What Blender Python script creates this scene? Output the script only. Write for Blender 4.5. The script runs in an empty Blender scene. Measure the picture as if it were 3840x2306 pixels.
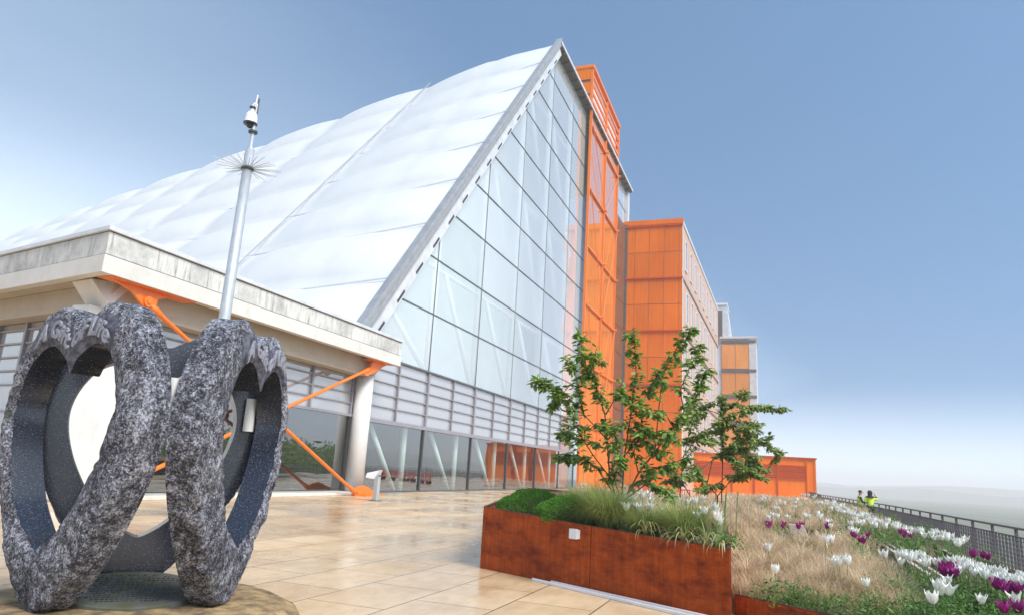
import bpy, bmesh, math, random
from mathutils import Vector, Matrix, noise
random.seed(11)
R = math.radians
scene = bpy.context.scene
col = scene.collection
UP = Vector((0, 0, 1))

# ------------------------------------------------------------------ helpers
class MB:
    """collects faces; build() links them as ONE mesh object"""
    def __init__(s): s.v = []; s.f = []; s.m = []
    def add(s, vs, fs, mi=0):
        n = len(s.v); s.v += [tuple(p) for p in vs]
        for f in fs: s.f.append(tuple(i + n for i in f)); s.m.append(mi)
        return s
    def quad(s, a, b, c, d, mi=0): return s.add([a, b, c, d], [(0, 1, 2, 3)], mi)
    def hexa(s, lo, hi, mi=0):
        """prism between two vertex rings of equal length"""
        n = len(lo); fs = [tuple(range(n))[::-1], tuple(range(n, 2 * n))]
        fs += [(i, (i + 1) % n, n + (i + 1) % n, n + i) for i in range(n)]
        return s.add(list(lo) + list(hi), fs, mi)
    def box(s, x0, x1, y0, y1, z0, z1, mi=0):
        return s.hexa([(x0, y0, z0), (x1, y0, z0), (x1, y1, z0), (x0, y1, z0)], [(x0, y0, z1), (x1, y0, z1), (x1, y1, z1), (x0, y1, z1)], mi)
    def prism(s, poly, z0, z1, mi=0):
        return s.hexa([(p[0], p[1], z0) for p in poly], [(p[0], p[1], z1) for p in poly], mi)
    def beam(s, a, b, w, h, up=UP, mi=0):
        """rectangular bar from a to b"""
        a = Vector(a); b = Vector(b); d = (b - a).normalized()
        x = d.cross(up)
        if x.length < 1e-4: x = d.cross(Vector((1, 0, 0)))
        x.normalize(); y = x.cross(d)
        o = [x * w / 2 * i + y * h / 2 * j for i, j in ((-1, -1), (1, -1), (1, 1), (-1, 1))]
        return s.hexa([a + k for k in o], [b + k for k in o], mi)
    def tube(s, pts, rad, n=8, mi=0, cap=True):
        pts = [Vector(p) for p in pts]
        if not hasattr(rad, '__len__'): rad = [rad] * len(pts)
        base = len(s.v); prev = None
        for i, p in enumerate(pts):
            d = (pts[min(i + 1, len(pts) - 1)] - pts[max(i - 1, 0)]).normalized()
            if prev is None:
                x = d.cross(UP)
                if x.length < 1e-3: x = Vector((1, 0, 0))
            else: x = prev - d * prev.dot(d)
            x.normalize(); prev = x; y = d.cross(x)
            for k in range(n):
                a = 2 * math.pi * k / n
                s.v.append(tuple(p + (x * math.cos(a) + y * math.sin(a)) * rad[i]))
        for i in range(len(pts) - 1):
            for k in range(n):
                k2 = (k + 1) % n
                s.f.append((base + i * n + k, base + i * n + k2, base + (i + 1) * n + k2, base + (i + 1) * n + k)); s.m.append(mi)
        if cap:
            s.f.append(tuple(base + k for k in range(n))[::-1]); s.m.append(mi)
            e = base + (len(pts) - 1) * n
            s.f.append(tuple(e + k for k in range(n))); s.m.append(mi)
        return s
    def lathe(s, c, prof, n=24, mi=0):
        """profile of (radius, z) around a vertical axis through c"""
        base = len(s.v)
        for r, z in prof:
            for k in range(n):
                a = 2 * math.pi * k / n
                s.v.append((c[0] + r * math.cos(a), c[1] + r * math.sin(a), c[2] + z))
        for i in range(len(prof) - 1):
            for k in range(n):
                k2 = (k + 1) % n
                s.f.append((base + i * n + k, base + i * n + k2, base + (i + 1) * n + k2, base + (i + 1) * n + k)); s.m.append(mi)
        s.f.append(tuple(base + k for k in range(n))[::-1]); s.m.append(mi)
        e = base + (len(prof) - 1) * n
        s.f.append(tuple(e + k for k in range(n))); s.m.append(mi)
        return s
    def build(s, name, mats, parent=None, local=False, smooth=False, bevel=0):
        o0 = Vector((0, 0, 0)) if local or parent is None else wl(parent)
        me = bpy.data.meshes.new(name)
        me.from_pydata([tuple(Vector(p) - o0) for p in s.v], [], s.f)
        if not isinstance(mats, (list, tuple)): mats = [mats]
        for m in mats: me.materials.append(m)
        if len(mats) > 1: me.polygons.foreach_set('material_index', s.m)
        if smooth: me.polygons.foreach_set('use_smooth', [True] * len(me.polygons))
        me.update()
        o = bpy.data.objects.new(name, me); col.objects.link(o)
        if parent is not None: o.parent = parent
        if bevel:
            b = o.modifiers.new('bevel', 'BEVEL'); b.width = bevel; b.segments = 2; b.limit_method = 'ANGLE'
        return o

def wl(o):
    v = Vector((0, 0, 0))
    while o is not None: v = v + o.location; o = o.parent
    return v
def tag(o, label=None, cat=None, group=None, kind=None):
    if label: o['label'] = label
    if cat: o['category'] = cat
    if group: o['group'] = group
    if kind: o['kind'] = kind
    return o
def thing(name, loc, label, cat, group=None):
    o = bpy.data.objects.new(name, None); o.empty_display_size = .2; o.location = loc
    col.objects.link(o); return tag(o, label, cat, group)
def copy_tree(o, parent=None):
    c = o.copy(); col.objects.link(c); c.parent = parent
    for ch in o.children: copy_tree(ch, c)
    return c

# ------------------------------------------------------------------ materials
def new_mat(name):
    m = bpy.data.materials.new(name); m.use_nodes = True
    nt = m.node_tree; nt.nodes.clear()
    out = nt.nodes.new('ShaderNodeOutputMaterial')
    return m, nt, out
def N(nt, t, **kw):
    n = nt.nodes.new(t)
    for k, v in kw.items():
        if k in n.inputs.keys(): n.inputs[k].default_value = v
        else: setattr(n, k, v)
    return n
def L(nt, a, ao, b, bi): nt.links.new(a.outputs[ao], b.inputs[bi])
def c4(c): return (c[0], c[1], c[2], 1)
def ramp(nt, stops, interp='LINEAR'):
    r = nt.nodes.new('ShaderNodeValToRGB'); r.color_ramp.interpolation = interp
    e = r.color_ramp.elements
    while len(e) < len(stops): e.new(.5)
    for i, (p, c) in enumerate(stops): e[i].position = p; e[i].color = c4(c) if hasattr(c, '__len__') else (c, c, c, 1)
    return r
def pos(nt, scale=(1, 1, 1), rot=(0, 0, 0), kind='world'):
    mp = N(nt, 'ShaderNodeMapping'); mp.inputs['Scale'].default_value = scale; mp.inputs['Rotation'].default_value = rot
    if kind == 'world': g = N(nt, 'ShaderNodeNewGeometry'); L(nt, g, 'Position', mp, 'Vector')
    else: g = N(nt, 'ShaderNodeTexCoord'); L(nt, g, 'Object', mp, 'Vector')
    return mp
def basic(name, a, b=None, rough=.6, metal=0, scale=3, stretch=(1, 1, 1), bump=0, bscale=None, detail=5, lo=.35, hi=.65, kind='world', spec=.5):
    """principled with noise between two real surface colours and an optional bump"""
    m, nt, out = new_mat(name)
    p = N(nt, 'ShaderNodeBsdfPrincipled'); p.inputs['Roughness'].default_value = rough; p.inputs['Metallic'].default_value = metal
    p.inputs['Specular IOR Level'].default_value = spec
    b = b or tuple(x * .85 for x in a)
    mp = pos(nt, stretch, kind=kind)
    nz = N(nt, 'ShaderNodeTexNoise', Scale=scale, Detail=detail, Roughness=.6); L(nt, mp, 'Vector', nz, 'Vector')
    r = ramp(nt, [(lo, a), (hi, b)]); L(nt, nz, 'Fac', r, 'Fac'); L(nt, r, 'Color', p, 'Base Color')
    if bump:
        n2 = N(nt, 'ShaderNodeTexNoise', Scale=bscale or scale * 6, Detail=6); L(nt, mp, 'Vector', n2, 'Vector')
        bp = N(nt, 'ShaderNodeBump', Strength=bump, Distance=.02); L(nt, n2, 'Fac', bp, 'Height'); L(nt, bp, 'Normal', p, 'Normal')
    L(nt, p, 'BSDF', out, 'Surface'); return m
def stained(name, base, stain, amount=.5, rough=.75, sy=(3, 3, .35)):
    """precast concrete with vertical streaks, blotches and fine grain"""
    m, nt, out = new_mat(name)
    p = N(nt, 'ShaderNodeBsdfPrincipled'); p.inputs['Roughness'].default_value = rough
    mp = pos(nt, sy); n1 = N(nt, 'ShaderNodeTexNoise', Scale=1.6, Detail=8, Roughness=.7); L(nt, mp, 'Vector', n1, 'Vector')
    r1 = ramp(nt, [(.5, 0), (.72, amount)]); L(nt, n1, 'Fac', r1, 'Fac')
    mp2 = pos(nt); n2 = N(nt, 'ShaderNodeTexNoise', Scale=.7, Detail=6, Roughness=.65); L(nt, mp2, 'Vector', n2, 'Vector')
    r2 = ramp(nt, [(.45, 0), (.75, amount * .9)]); L(nt, n2, 'Fac', r2, 'Fac')
    n3 = N(nt, 'ShaderNodeTexNoise', Scale=26, Detail=4); L(nt, mp2, 'Vector', n3, 'Vector')
    mx = N(nt, 'ShaderNodeMath', operation='MAXIMUM'); L(nt, r1, 'Color', mx, 0); L(nt, r2, 'Color', mx, 1)
    mul = N(nt, 'ShaderNodeMath', operation='MULTIPLY'); L(nt, mx, 'Value', mul, 0)
    r3 = ramp(nt, [(.3, .55), (.6, 1)]); L(nt, n3, 'Fac', r3, 'Fac'); L(nt, r3, 'Color', mul, 1)
    mix = N(nt, 'ShaderNodeMix', data_type='RGBA'); mix.inputs['A'].default_value = c4(base); mix.inputs['B'].default_value = c4(stain)
    L(nt, mul, 'Value', mix, 'Factor'); L(nt, mix, 'Result', p, 'Base Color')
    bp = N(nt, 'ShaderNodeBump', Strength=.15, Distance=.01); L(nt, n3, 'Fac', bp, 'Height'); L(nt, bp, 'Normal', p, 'Normal')
    L(nt, p, 'BSDF', out, 'Surface'); return m
def glass(name, tint, refl, body=None, body_fac=0, wave=.012, rough=.0):
    """architectural pane: mirror reflection over a clear tinted pane, part of it fritted (body)"""
    m, nt, out = new_mat(name)
    tr = N(nt, 'ShaderNodeBsdfTransparent', Color=c4(tint))
    gl = N(nt, 'ShaderNodeBsdfGlossy', Roughness=rough, Color=(.93, .96, .97, 1))
    fr = N(nt, 'ShaderNodeFresnel', IOR=1.5)
    mp = pos(nt); nz = N(nt, 'ShaderNodeTexNoise', Scale=.35, Detail=1); L(nt, mp, 'Vector', nz, 'Vector')
    bp = N(nt, 'ShaderNodeBump', Strength=1, Distance=wave); L(nt, nz, 'Fac', bp, 'Height'); L(nt, bp, 'Normal', gl, 'Normal')
    gb = N(nt, 'ShaderNodeNewGeometry'); ob = N(nt, 'ShaderNodeMath', operation='SUBTRACT'); ob.inputs[0].default_value = 1; L(nt, gb, 'Backfacing', ob, 1)
    mr0 = N(nt, 'ShaderNodeMapRange'); mr0.inputs['To Min'].default_value = refl; L(nt, fr, 'Fac', mr0, 'Value')
    mr = N(nt, 'ShaderNodeMath', operation='MULTIPLY'); L(nt, mr0, 'Result', mr, 0); L(nt, ob, 'Value', mr, 1)      # the pane's inner skin does not mirror
    base = tr
    if body:
        df = N(nt, 'ShaderNodeBsdfDiffuse', Color=c4(body)); mb = N(nt, 'ShaderNodeMixShader', Fac=body_fac)
        L(nt, tr, 'BSDF', mb, 1); L(nt, df, 'BSDF', mb, 2); base = mb
    mx = N(nt, 'ShaderNodeMixShader'); L(nt, mr, 'Value', mx, 'Fac'); nt.links.new(base.outputs[0], mx.inputs[1]); L(nt, gl, 'BSDF', mx, 2)
    L(nt, mx, 'Shader', out, 'Surface'); return m
def leafmat(name, a, b, trans=.35, rough=.5, per='rand'):
    m, nt, out = new_mat(name)
    g = N(nt, 'ShaderNodeNewGeometry'); r = ramp(nt, [(0, a), (.5, tuple((x + y) / 2 for x, y in zip(a, b))), (1, b)])
    L(nt, g, 'Random Per Island', r, 'Fac')
    p = N(nt, 'ShaderNodeBsdfPrincipled'); p.inputs['Roughness'].default_value = rough; L(nt, r, 'Color', p, 'Base Color')
    t = N(nt, 'ShaderNodeBsdfTranslucent'); L(nt, r, 'Color', t, 'Color')
    mx = N(nt, 'ShaderNodeMixShader', Fac=trans); L(nt, p, 'BSDF', mx, 1); L(nt, t, 'BSDF', mx, 2)
    L(nt, mx, 'Shader', out, 'Surface'); return m

M = {}
M['etfe'] = basic('etfe_foil', (.66, .685, .72), (.62, .65, .69), rough=.45, scale=.25, detail=3, spec=.3)
def foil():
    m, nt, out = new_mat('etfe_foil')
    p = N(nt, 'ShaderNodeBsdfPrincipled'); p.inputs['Roughness'].default_value = .35; p.inputs['Specular IOR Level'].default_value = .35
    mp = pos(nt, (1, 1, 1)); n1 = N(nt, 'ShaderNodeTexNoise', Scale=.25, Detail=6, Roughness=.65); L(nt, mp, 'Vector', n1, 'Vector')
    r = ramp(nt, [(.35, (.88, .895, .92)), (.6, (.94, .95, .965))]); L(nt, n1, 'Fac', r, 'Fac'); L(nt, r, 'Color', p, 'Base Color')
    n2 = N(nt, 'ShaderNodeTexNoise', Scale=.9, Detail=5, Roughness=.55); mp2 = pos(nt, (1, 1, .5)); L(nt, mp2, 'Vector', n2, 'Vector')
    bp = N(nt, 'ShaderNodeBump', Strength=.4, Distance=.08); L(nt, n2, 'Fac', bp, 'Height'); L(nt, bp, 'Normal', p, 'Normal')
    t = N(nt, 'ShaderNodeBsdfTranslucent', Color=(.8, .83, .86, 1)); mx = N(nt, 'ShaderNodeMixShader', Fac=.27); L(nt, p, 'BSDF', mx, 1); L(nt, t, 'BSDF', mx, 2)
    L(nt, mx, 'Shader', out, 'Surface'); return m
M['etfe'] = foil()
M['trim'] = basic('grey_trim', (.62, .64, .68), (.5, .52, .56), rough=.4, scale=1.2, bump=.05)
M['brown_panel'] = basic('brown_panel', (.20, .075, .035), (.13, .055, .03), rough=.5, scale=1)
M['edge_grey'] = basic('edge_grey', (.30, .315, .34), (.23, .245, .27), rough=.45, scale=1.5)
M['trim_light'] = basic('pale_trim', (.74, .75, .8), (.66, .67, .72), rough=.4, scale=.8)
M['dark'] = basic('dark_metal', (.035, .037, .042), (.05, .052, .058), rough=.45, scale=4)
M['soffit'] = basic('dark_soffit', (.075, .075, .08), (.11, .11, .115), rough=.6, scale=2)
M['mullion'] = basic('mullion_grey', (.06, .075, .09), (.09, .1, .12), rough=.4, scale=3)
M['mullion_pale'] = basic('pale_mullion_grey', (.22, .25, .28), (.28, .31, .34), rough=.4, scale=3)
M['louvre_frame'] = basic('louvre_frame_grey', (.27, .27, .31), (.22, .22, .26), rough=.45, scale=3)
M['interior'] = basic('white_interior', (.62, .69, .69), (.52, .60, .60), rough=.8, scale=.5)
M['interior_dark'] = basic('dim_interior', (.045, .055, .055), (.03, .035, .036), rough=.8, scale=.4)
M['truss'] = basic('white_steel', (.82, .84, .85), (.74, .76, .78), rough=.4, scale=1)
M['concrete'] = stained('stained_precast', (.60, .60, .585), (.045, .045, .043), .95)
M['concrete_clean'] = stained('precast_band', (.64, .625, .60), (.30, .26, .21), .35, sy=(1, 1, .8))
M['beamc'] = stained('beam_concrete', (.47, .42, .36), (.25, .2, .15), .45, sy=(.4, .4, 2))
M['column'] = stained('white_column', (.66, .66, .66), (.42, .42, .41), .45, sy=(1, 1, .6))
M['orange_steel'] = basic('orange_steel', (.85, .20, .015), (.72, .16, .012), rough=.4, scale=6)
M['galv'] = basic('galvanised_steel', (.50, .54, .58), (.40, .44, .48), rough=.42, metal=.35, scale=14, stretch=(1, 1, .3), detail=6)
M['white_plastic'] = basic('white_plastic', (.78, .79, .82), (.72, .73, .77), rough=.35, scale=5)
M['black_plastic'] = basic('black_plastic', (.02, .022, .03), (.03, .033, .04), rough=.25, scale=5)
M['glass_gable'] = glass('fritted_gable_glass', (.94, .985, .98), .34, (.95, .965, .965), .50, wave=.02)
M['glass_low'] = glass('clear_ground_glass', (.78, .90, .88), .27, wave=.012)
M['glass_vision'] = glass('clear_gable_glass', (.93, .985, .97),   .30, (.92, .955, .955), .38, wave=.02)
M['glass_clear'] = glass('clear_inner_face', (.97, .985, .98), .0)
M['glass_milk'] = glass('milky_louvre_glass', (.8, .82, .85), .2, (.43, .43, .465), .85, wave=.02)
M['glass_orange'] = glass('orange_screen_glass', (.9, .5, .3), .48, (.93, .33, .08), .90, wave=.015)
M['win'] = glass('window_glass', (.35, .4, .45), .45, wave=.01)

def orange_panel(name, a, b, rough=.42):
    m, nt, out = new_mat(name)
    p = N(nt, 'ShaderNodeBsdfPrincipled'); p.inputs['Roughness'].default_value = rough; p.inputs['Specular IOR Level'].default_value = .1
    mp = pos(nt, (1, 1, .6)); n1 = N(nt, 'ShaderNodeTexNoise', Scale=.22, Detail=4); L(nt, mp, 'Vector', n1, 'Vector')
    n2 = N(nt, 'ShaderNodeTexNoise', Scale=9, Detail=5); L(nt, mp, 'Vector', n2, 'Vector')
    ad = N(nt, 'ShaderNodeMath', operation='MULTIPLY_ADD'); L(nt, n2, 'Fac', ad, 0); ad.inputs[1].default_value = .35; L(nt, n1, 'Fac', ad, 2)
    r = ramp(nt, [(.5, a), (.85, b)]); L(nt, ad, 'Value', r, 'Fac')
    g = N(nt, 'ShaderNodeNewGeometry'); hs = N(nt, 'ShaderNodeHueSaturation'); mr = N(nt, 'ShaderNodeMapRange'); mr.inputs['To Min'].default_value = .90; mr.inputs['To Max'].default_value = 1.07
    L(nt, g, 'Random Per Island', mr, 'Value'); L(nt, mr, 'Result', hs, 'Value'); L(nt, r, 'Color', hs, 'Color')
    n3 = N(nt, 'ShaderNodeTexNoise', Scale=1.3, Detail=6, Roughness=.7); mp3 = pos(nt, (2.2, 2.2, .12)); L(nt, mp3, 'Vector', n3, 'Vector'); r3 = ramp(nt, [(.42, (1, 1, 1)), (.72, (.80, .75, .71))]); L(nt, n3, 'Fac', r3, 'Fac')
    mm = N(nt, 'ShaderNodeMix', data_type='RGBA', blend_type='MULTIPLY'); mm.inputs['Factor'].default_value = .8; L(nt, hs, 'Color', mm, 'A'); L(nt, r3, 'Color', mm, 'B'); L(nt, mm, 'Result', p, 'Base Color')
    L(nt, p, 'BSDF', out, 'Surface'); return m
M['orange'] = orange_panel('orange_cladding', (.82, .190, .008), (.72, .158, .006))
M['orange_hazed'] = orange_panel('hazed_orange_cladding', (.72, .30, .09), (.62, .25, .07))  # far tower's orange, paled by distance haze put into the base colour
M['orange_hot'] = orange_panel('bright_orange_cladding', (.86, .20, .008), (.76, .155, .006))
M['orange_dark'] = orange_panel('deep_orange_louvre', (.60, .085, .006), (.52, .07, .005))
M['beige'] = stained('pinkish_render', (.50, .335, .265), (.38, .25, .19), .35, sy=(1, 1, .5))

def corten():
    m, nt, out = new_mat('weathering_steel')
    p = N(nt, 'ShaderNodeBsdfPrincipled'); p.inputs['Roughness'].default_value = .6; p.inputs['Specular IOR Level'].default_value = .15
    mp = pos(nt, (1, 1, 2.2)); n1 = N(nt, 'ShaderNodeTexNoise', Scale=1.7, Detail=10, Roughness=.72); L(nt, mp, 'Vector', n1, 'Vector')
    n2 = N(nt, 'ShaderNodeTexNoise', Scale=60, Detail=6, Roughness=.8); L(nt, mp, 'Vector', n2, 'Vector')
    r1 = ramp(nt, [(.28, (.07, .013, .006)), (.42, (.26, .042, .008)), (.58, (.46, .085, .012)), (.8, (.34, .052, .009))]); L(nt, n1, 'Fac', r1, 'Fac')
    r2 = ramp(nt, [(.35, (.55, .5, .5)), (.55, (1, 1, 1)), (.75, (1.15, 1.1, 1))]); L(nt, n2, 'Fac', r2, 'Fac')
    mx0 = N(nt, 'ShaderNodeMix', data_type='RGBA', blend_type='MULTIPLY'); mx0.inputs['Factor'].default_value = .8
    L(nt, r1, 'Color', mx0, 'A'); L(nt, r2, 'Color', mx0, 'B')
    mpv = pos(nt, (9, 9, .5)); nv_ = N(nt, 'ShaderNodeTexNoise', Scale=1.4, Detail=6, Roughness=.7); L(nt, mpv, 'Vector', nv_, 'Vector'); rv = ramp(nt, [(.40, (.55, .5, .48)), (.55, (1, 1, 1)), (.68, (1.2, 1.15, 1.1))]); L(nt, nv_, 'Fac', rv, 'Fac')
    mph = pos(nt, (1.2, 1.2, 22)); nh = N(nt, 'ShaderNodeTexNoise', Scale=2.2, Detail=6, Roughness=.75); L(nt, mph, 'Vector', nh, 'Vector'); rh = ramp(nt, [(.35, (.78, .74, .7)), (.6, (1.1, 1.1, 1.1))]); L(nt, nh, 'Fac', rh, 'Fac')
    mx1 = N(nt, 'ShaderNodeMix', data_type='RGBA', blend_type='MULTIPLY'); mx1.inputs['Factor'].default_value = .55; L(nt, mx0, 'Result', mx1, 'A'); L(nt, rv, 'Color', mx1, 'B')
    mx = N(nt, 'ShaderNodeMix', data_type='RGBA', blend_type='MULTIPLY'); mx.inputs['Factor'].default_value = .6; L(nt, mx1, 'Result', mx, 'A'); L(nt, rh, 'Color', mx, 'B')
    L(nt, mx, 'Result', p, 'Base Color')
    bp = N(nt, 'ShaderNodeBump', Strength=.25, Distance=.01); L(nt, n2, 'Fac', bp, 'Height'); L(nt, bp, 'Normal', p, 'Normal')
    L(nt, p, 'BSDF', out, 'Surface'); return m
M['corten'] = corten()
M['corten_edge'] = basic('corten_edge', (.10, .028, .016), (.05, .016, .012), rough=.6, scale=8)

def paving():
    m, nt, out = new_mat('wet_sandstone_slabs')
    p = N(nt, 'ShaderNodeBsdfPrincipled')
    mp = pos(nt, (1, 1, 1), rot=(0, 0, R(90)))
    br = N(nt, 'ShaderNodeTexBrick', Scale=1.0); L(nt, mp, 'Vector', br, 'Vector')
    br.inputs['Brick Width'].default_value = 1.75; br.inputs['Row Height'].default_value = 1.21; br.inputs['Mortar Size'].default_value = .011
    br.inputs['Mortar Smooth'].default_value = .1; br.inputs['Bias'].default_value = 0
    br.inputs['Color1'].default_value = (.69, .505, .31, 1); br.inputs['Color2'].default_value = (.60, .425, .25, 1); br.inputs['Mortar'].default_value = (.085, .055, .032, 1)
    n1 = N(nt, 'ShaderNodeTexNoise', Scale=.55, Detail=7, Roughness=.65); mp2 = pos(nt, (1, .6, 1)); L(nt, mp2, 'Vector', n1, 'Vector')
    r1 = ramp(nt, [(.3, (.74, .64, .53)), (.5, (1, 1, 1)), (.7, (1.12, 1.15, 1.2))]); L(nt, n1, 'Fac', r1, 'Fac')
    mx = N(nt, 'ShaderNodeMix', data_type='RGBA', blend_type='MULTIPLY'); mx.inputs['Factor'].default_value = 1; L(nt, br, 'Color', mx, 'A'); L(nt, r1, 'Color', mx, 'B')
    n4 = N(nt, 'ShaderNodeTexNoise', Scale=5, Detail=8, Roughness=.7); mp4 = pos(nt, (1, .35, 1)); L(nt, mp4, 'Vector', n4, 'Vector')
    r4 = ramp(nt, [(.3, (.82, .76, .68)), (.55, (1, 1, 1)), (.72, (1.08, 1.08, 1.1))]); L(nt, n4, 'Fac', r4, 'Fac')
    m4 = N(nt, 'ShaderNodeMix', data_type='RGBA', blend_type='MULTIPLY'); m4.inputs['Factor'].default_value = .8; L(nt, mx, 'Result', m4, 'A'); L(nt, r4, 'Color', m4, 'B')
    L(nt, m4, 'Result', p, 'Base Color')
    n2 = N(nt, 'ShaderNodeTexNoise', Scale=.42, Detail=5); L(nt, mp2, 'Vector', n2, 'Vector')
    r2 = ramp(nt, [(.42, .15), (.62, .44)]); L(nt, n2, 'Fac', r2, 'Fac'); L(nt, r2, 'Color', p, 'Roughness')
    n3 = N(nt, 'ShaderNodeTexNoise', Scale=25, Detail=5); L(nt, mp2, 'Vector', n3, 'Vector')
    ad = N(nt, 'ShaderNodeMath', operation='MULTIPLY_ADD'); L(nt, n3, 'Fac', ad, 0); ad.inputs[1].default_value = .25
    sb = N(nt, 'ShaderNodeMath', operation='MULTIPLY'); L(nt, br, 'Fac', sb, 0); sb.inputs[1].default_value = -.8; L(nt, sb, 'Value', ad, 2)
    bp = N(nt, 'ShaderNodeBump', Strength=.25, Distance=.008); L(nt, ad, 'Value', bp, 'Height'); L(nt, bp, 'Normal', p, 'Normal')
    L(nt, p, 'BSDF', out, 'Surface'); return m
M['paving'] = paving()
M['kerb'] = basic('pale_kerb', (.72, .69, .65), (.6, .56, .5), rough=.5, scale=2, bump=.1)
M['field'] = basic('valley_floor', (.07, .11, .045), (.15, .15, .11), rough=.9, scale=.012, detail=8, lo=.4, hi=.6)
M['hill'] = basic('far_hill', (.09, .12, .09), (.13, .14, .11), rough=.9, scale=.01)

def stone(name, rough_stone):
    m, nt, out = new_mat(name)
    p = N(nt, 'ShaderNodeBsdfPrincipled')
    mp = pos(nt, kind='object')
    if rough_stone:
        p.inputs['Roughness'].default_value = .85
        mpn = pos(nt, (1, 1, .5), rot=(R(18), R(-14), 0), kind='object'); n1 = N(nt, 'ShaderNodeTexNoise', Scale=27, Detail=10, Roughness=.95); L(nt, mpn, 'Vector', n1, 'Vector')
        n2 = N(nt, 'ShaderNodeTexNoise', Scale=2.2, Detail=4, Roughness=.6); L(nt, mp, 'Vector', n2, 'Vector')
        nd = N(nt, 'ShaderNodeTexNoise', Scale=40, Detail=3); L(nt, mp, 'Vector', nd, 'Vector'); va = N(nt, 'ShaderNodeVectorMath', operation='MULTIPLY_ADD'); va.inputs[1].default_value = (.05, .05, .05); L(nt, nd, 'Color', va, 0); L(nt, mp, 'Vector', va, 2)
        vc = N(nt, 'ShaderNodeTexVoronoi', Scale=66); L(nt, va, 'Vector', vc, 'Vector')
        vs_ = N(nt, 'ShaderNodeSeparateColor'); L(nt, vc, 'Color', vs_, 'Color')
        n6 = N(nt, 'ShaderNodeTexNoise', Scale=9, Detail=6, Roughness=.75); L(nt, mp, 'Vector', n6, 'Vector')
        a1 = N(nt, 'ShaderNodeMath', operation='MULTIPLY_ADD'); L(nt, n2, 'Fac', a1, 0); a1.inputs[1].default_value = .30; L(nt, n1, 'Fac', a1, 2)
        a2 = N(nt, 'ShaderNodeMath', operation='MULTIPLY_ADD'); L(nt, n6, 'Fac', a2, 0); a2.inputs[1].default_value = .62; L(nt, a1, 'Value', a2, 2)
        ad = N(nt, 'ShaderNodeMath', operation='MULTIPLY_ADD'); L(nt, vs_, 'Red', ad, 0); ad.inputs[1].default_value = .22; L(nt, a2, 'Value', ad, 2)
        r = ramp(nt, [(.43, (.012, .013, .02)), (.485, (.07, .072, .095)), (.53, (.28, .29, .365)), (.585, (.77, .785, .90))]); dv = N(nt, 'ShaderNodeMath', operation='MULTIPLY'); L(nt, ad, 'Value', dv, 0); dv.inputs[1].default_value = .503 / 1.07; L(nt, dv, 'Value', r, 'Fac')
        # lichen and moss patches
        n3 = N(nt, 'ShaderNodeTexNoise', Scale=1.3, Detail=6, Roughness=.7); L(nt, mp, 'Vector', n3, 'Vector')
        r3 = ramp(nt, [(.56, 0), (.68, .75)]); L(nt, n3, 'Fac', r3, 'Fac')
        mul = N(nt, 'ShaderNodeMath', operation='MULTIPLY'); L(nt, r3, 'Color', mul, 0)
        r5 = ramp(nt, [(.42, 0), (.6, 1)]); L(nt, n1, 'Fac', r5, 'Fac'); L(nt, r5, 'Color', mul, 1)
        mx = N(nt, 'ShaderNodeMix', data_type='RGBA'); L(nt, mul, 'Value', mx, 'Factor'); L(nt, r, 'Color', mx, 'A'); mx.inputs['B'].default_value = (.20, .215, .085, 1)
        L(nt, mx, 'Result', p, 'Base Color')
        bp = N(nt, 'ShaderNodeBump', Strength=1, Distance=.06); L(nt, n1, 'Fac', bp, 'Height'); L(nt, bp, 'Normal', p, 'Normal')
    else:
        p.inputs['Roughness'].default_value = .22; p.inputs['Specular IOR Level'].default_value = .8
        v1 = N(nt, 'ShaderNodeTexVoronoi', Scale=38); L(nt, mp, 'Vector', v1, 'Vector')
        n1 = N(nt, 'ShaderNodeTexNoise', Scale=90, Detail=5, Roughness=.8); L(nt, mp, 'Vector', n1, 'Vector')
        r1 = ramp(nt, [(.08, 1), (.22, 0)]); L(nt, v1, 'Distance', r1, 'Fac')
        r2 = ramp(nt, [(.48, (.008, .010, .018)), (.70, (.075, .088, .13))]); L(nt, n1, 'Fac', r2, 'Fac')
        mx = N(nt, 'ShaderNodeMix', data_type='RGBA'); L(nt, r1, 'Color', mx, 'Factor'); L(nt, r2, 'Color', mx, 'A'); mx.inputs['B'].default_value = (.20, .215, .25, 1)
        L(nt, mx, 'Result', p, 'Base Color')
    L(nt, p, 'BSDF', out, 'Surface'); return m
M['stone_rough'] = stone('hewn_granite', True)
M['stone_polished'] = stone('polished_granite', False)
M['stone_dressed'] = basic('dressed_granite', (.04, .043, .066), (.145, .152, .20), rough=.75, scale=16, bump=.5, detail=8, kind='object', lo=.42, hi=.62)
M['stone_letter'] = basic('letter_granite', (.30, .31, .37), (.17, .175, .22), rough=.8, scale=30, bump=.3, kind='object')
M['moss'] = basic('mossy_granite', (.12, .14, .05), (.22, .23, .19), rough=.9, scale=7, bump=.5, kind='object')
M['plinth'] = basic('ochre_boulder', (.40, .275, .13), (.10, .065, .038), rough=.85, scale=4.5, bump=1, bscale=26, detail=10, lo=.38, hi=.66)
M['plaque'] = basic('mossy_plaque', (.115, .12, .12), (.08, .085, .045), rough=.7, scale=4, bump=.3, detail=8, spec=.15)
M['bark'] = basic('bark', (.10, .06, .045), (.055, .035, .028), rough=.85, scale=12, bump=.4)
M['leaf'] = leafmat('cherry_leaf', (.06, .15, .026), (.34, .50, .10), .45)
M['leaf2'] = leafmat('cherry_leaf_olive', (.10, .18, .04), (.42, .50, .15), .45)
M['box'] = leafmat('hedge_leaf', (.05, .18, .015), (.17, .42, .04), .35)
M['stipa'] = leafmat('green_grass_blade', (.10, .18, .03), (.52, .56, .20), .4)
M['dry'] = leafmat('dry_grass_blade', (.40, .26, .12), (.92, .76, .54), .4)
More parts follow.
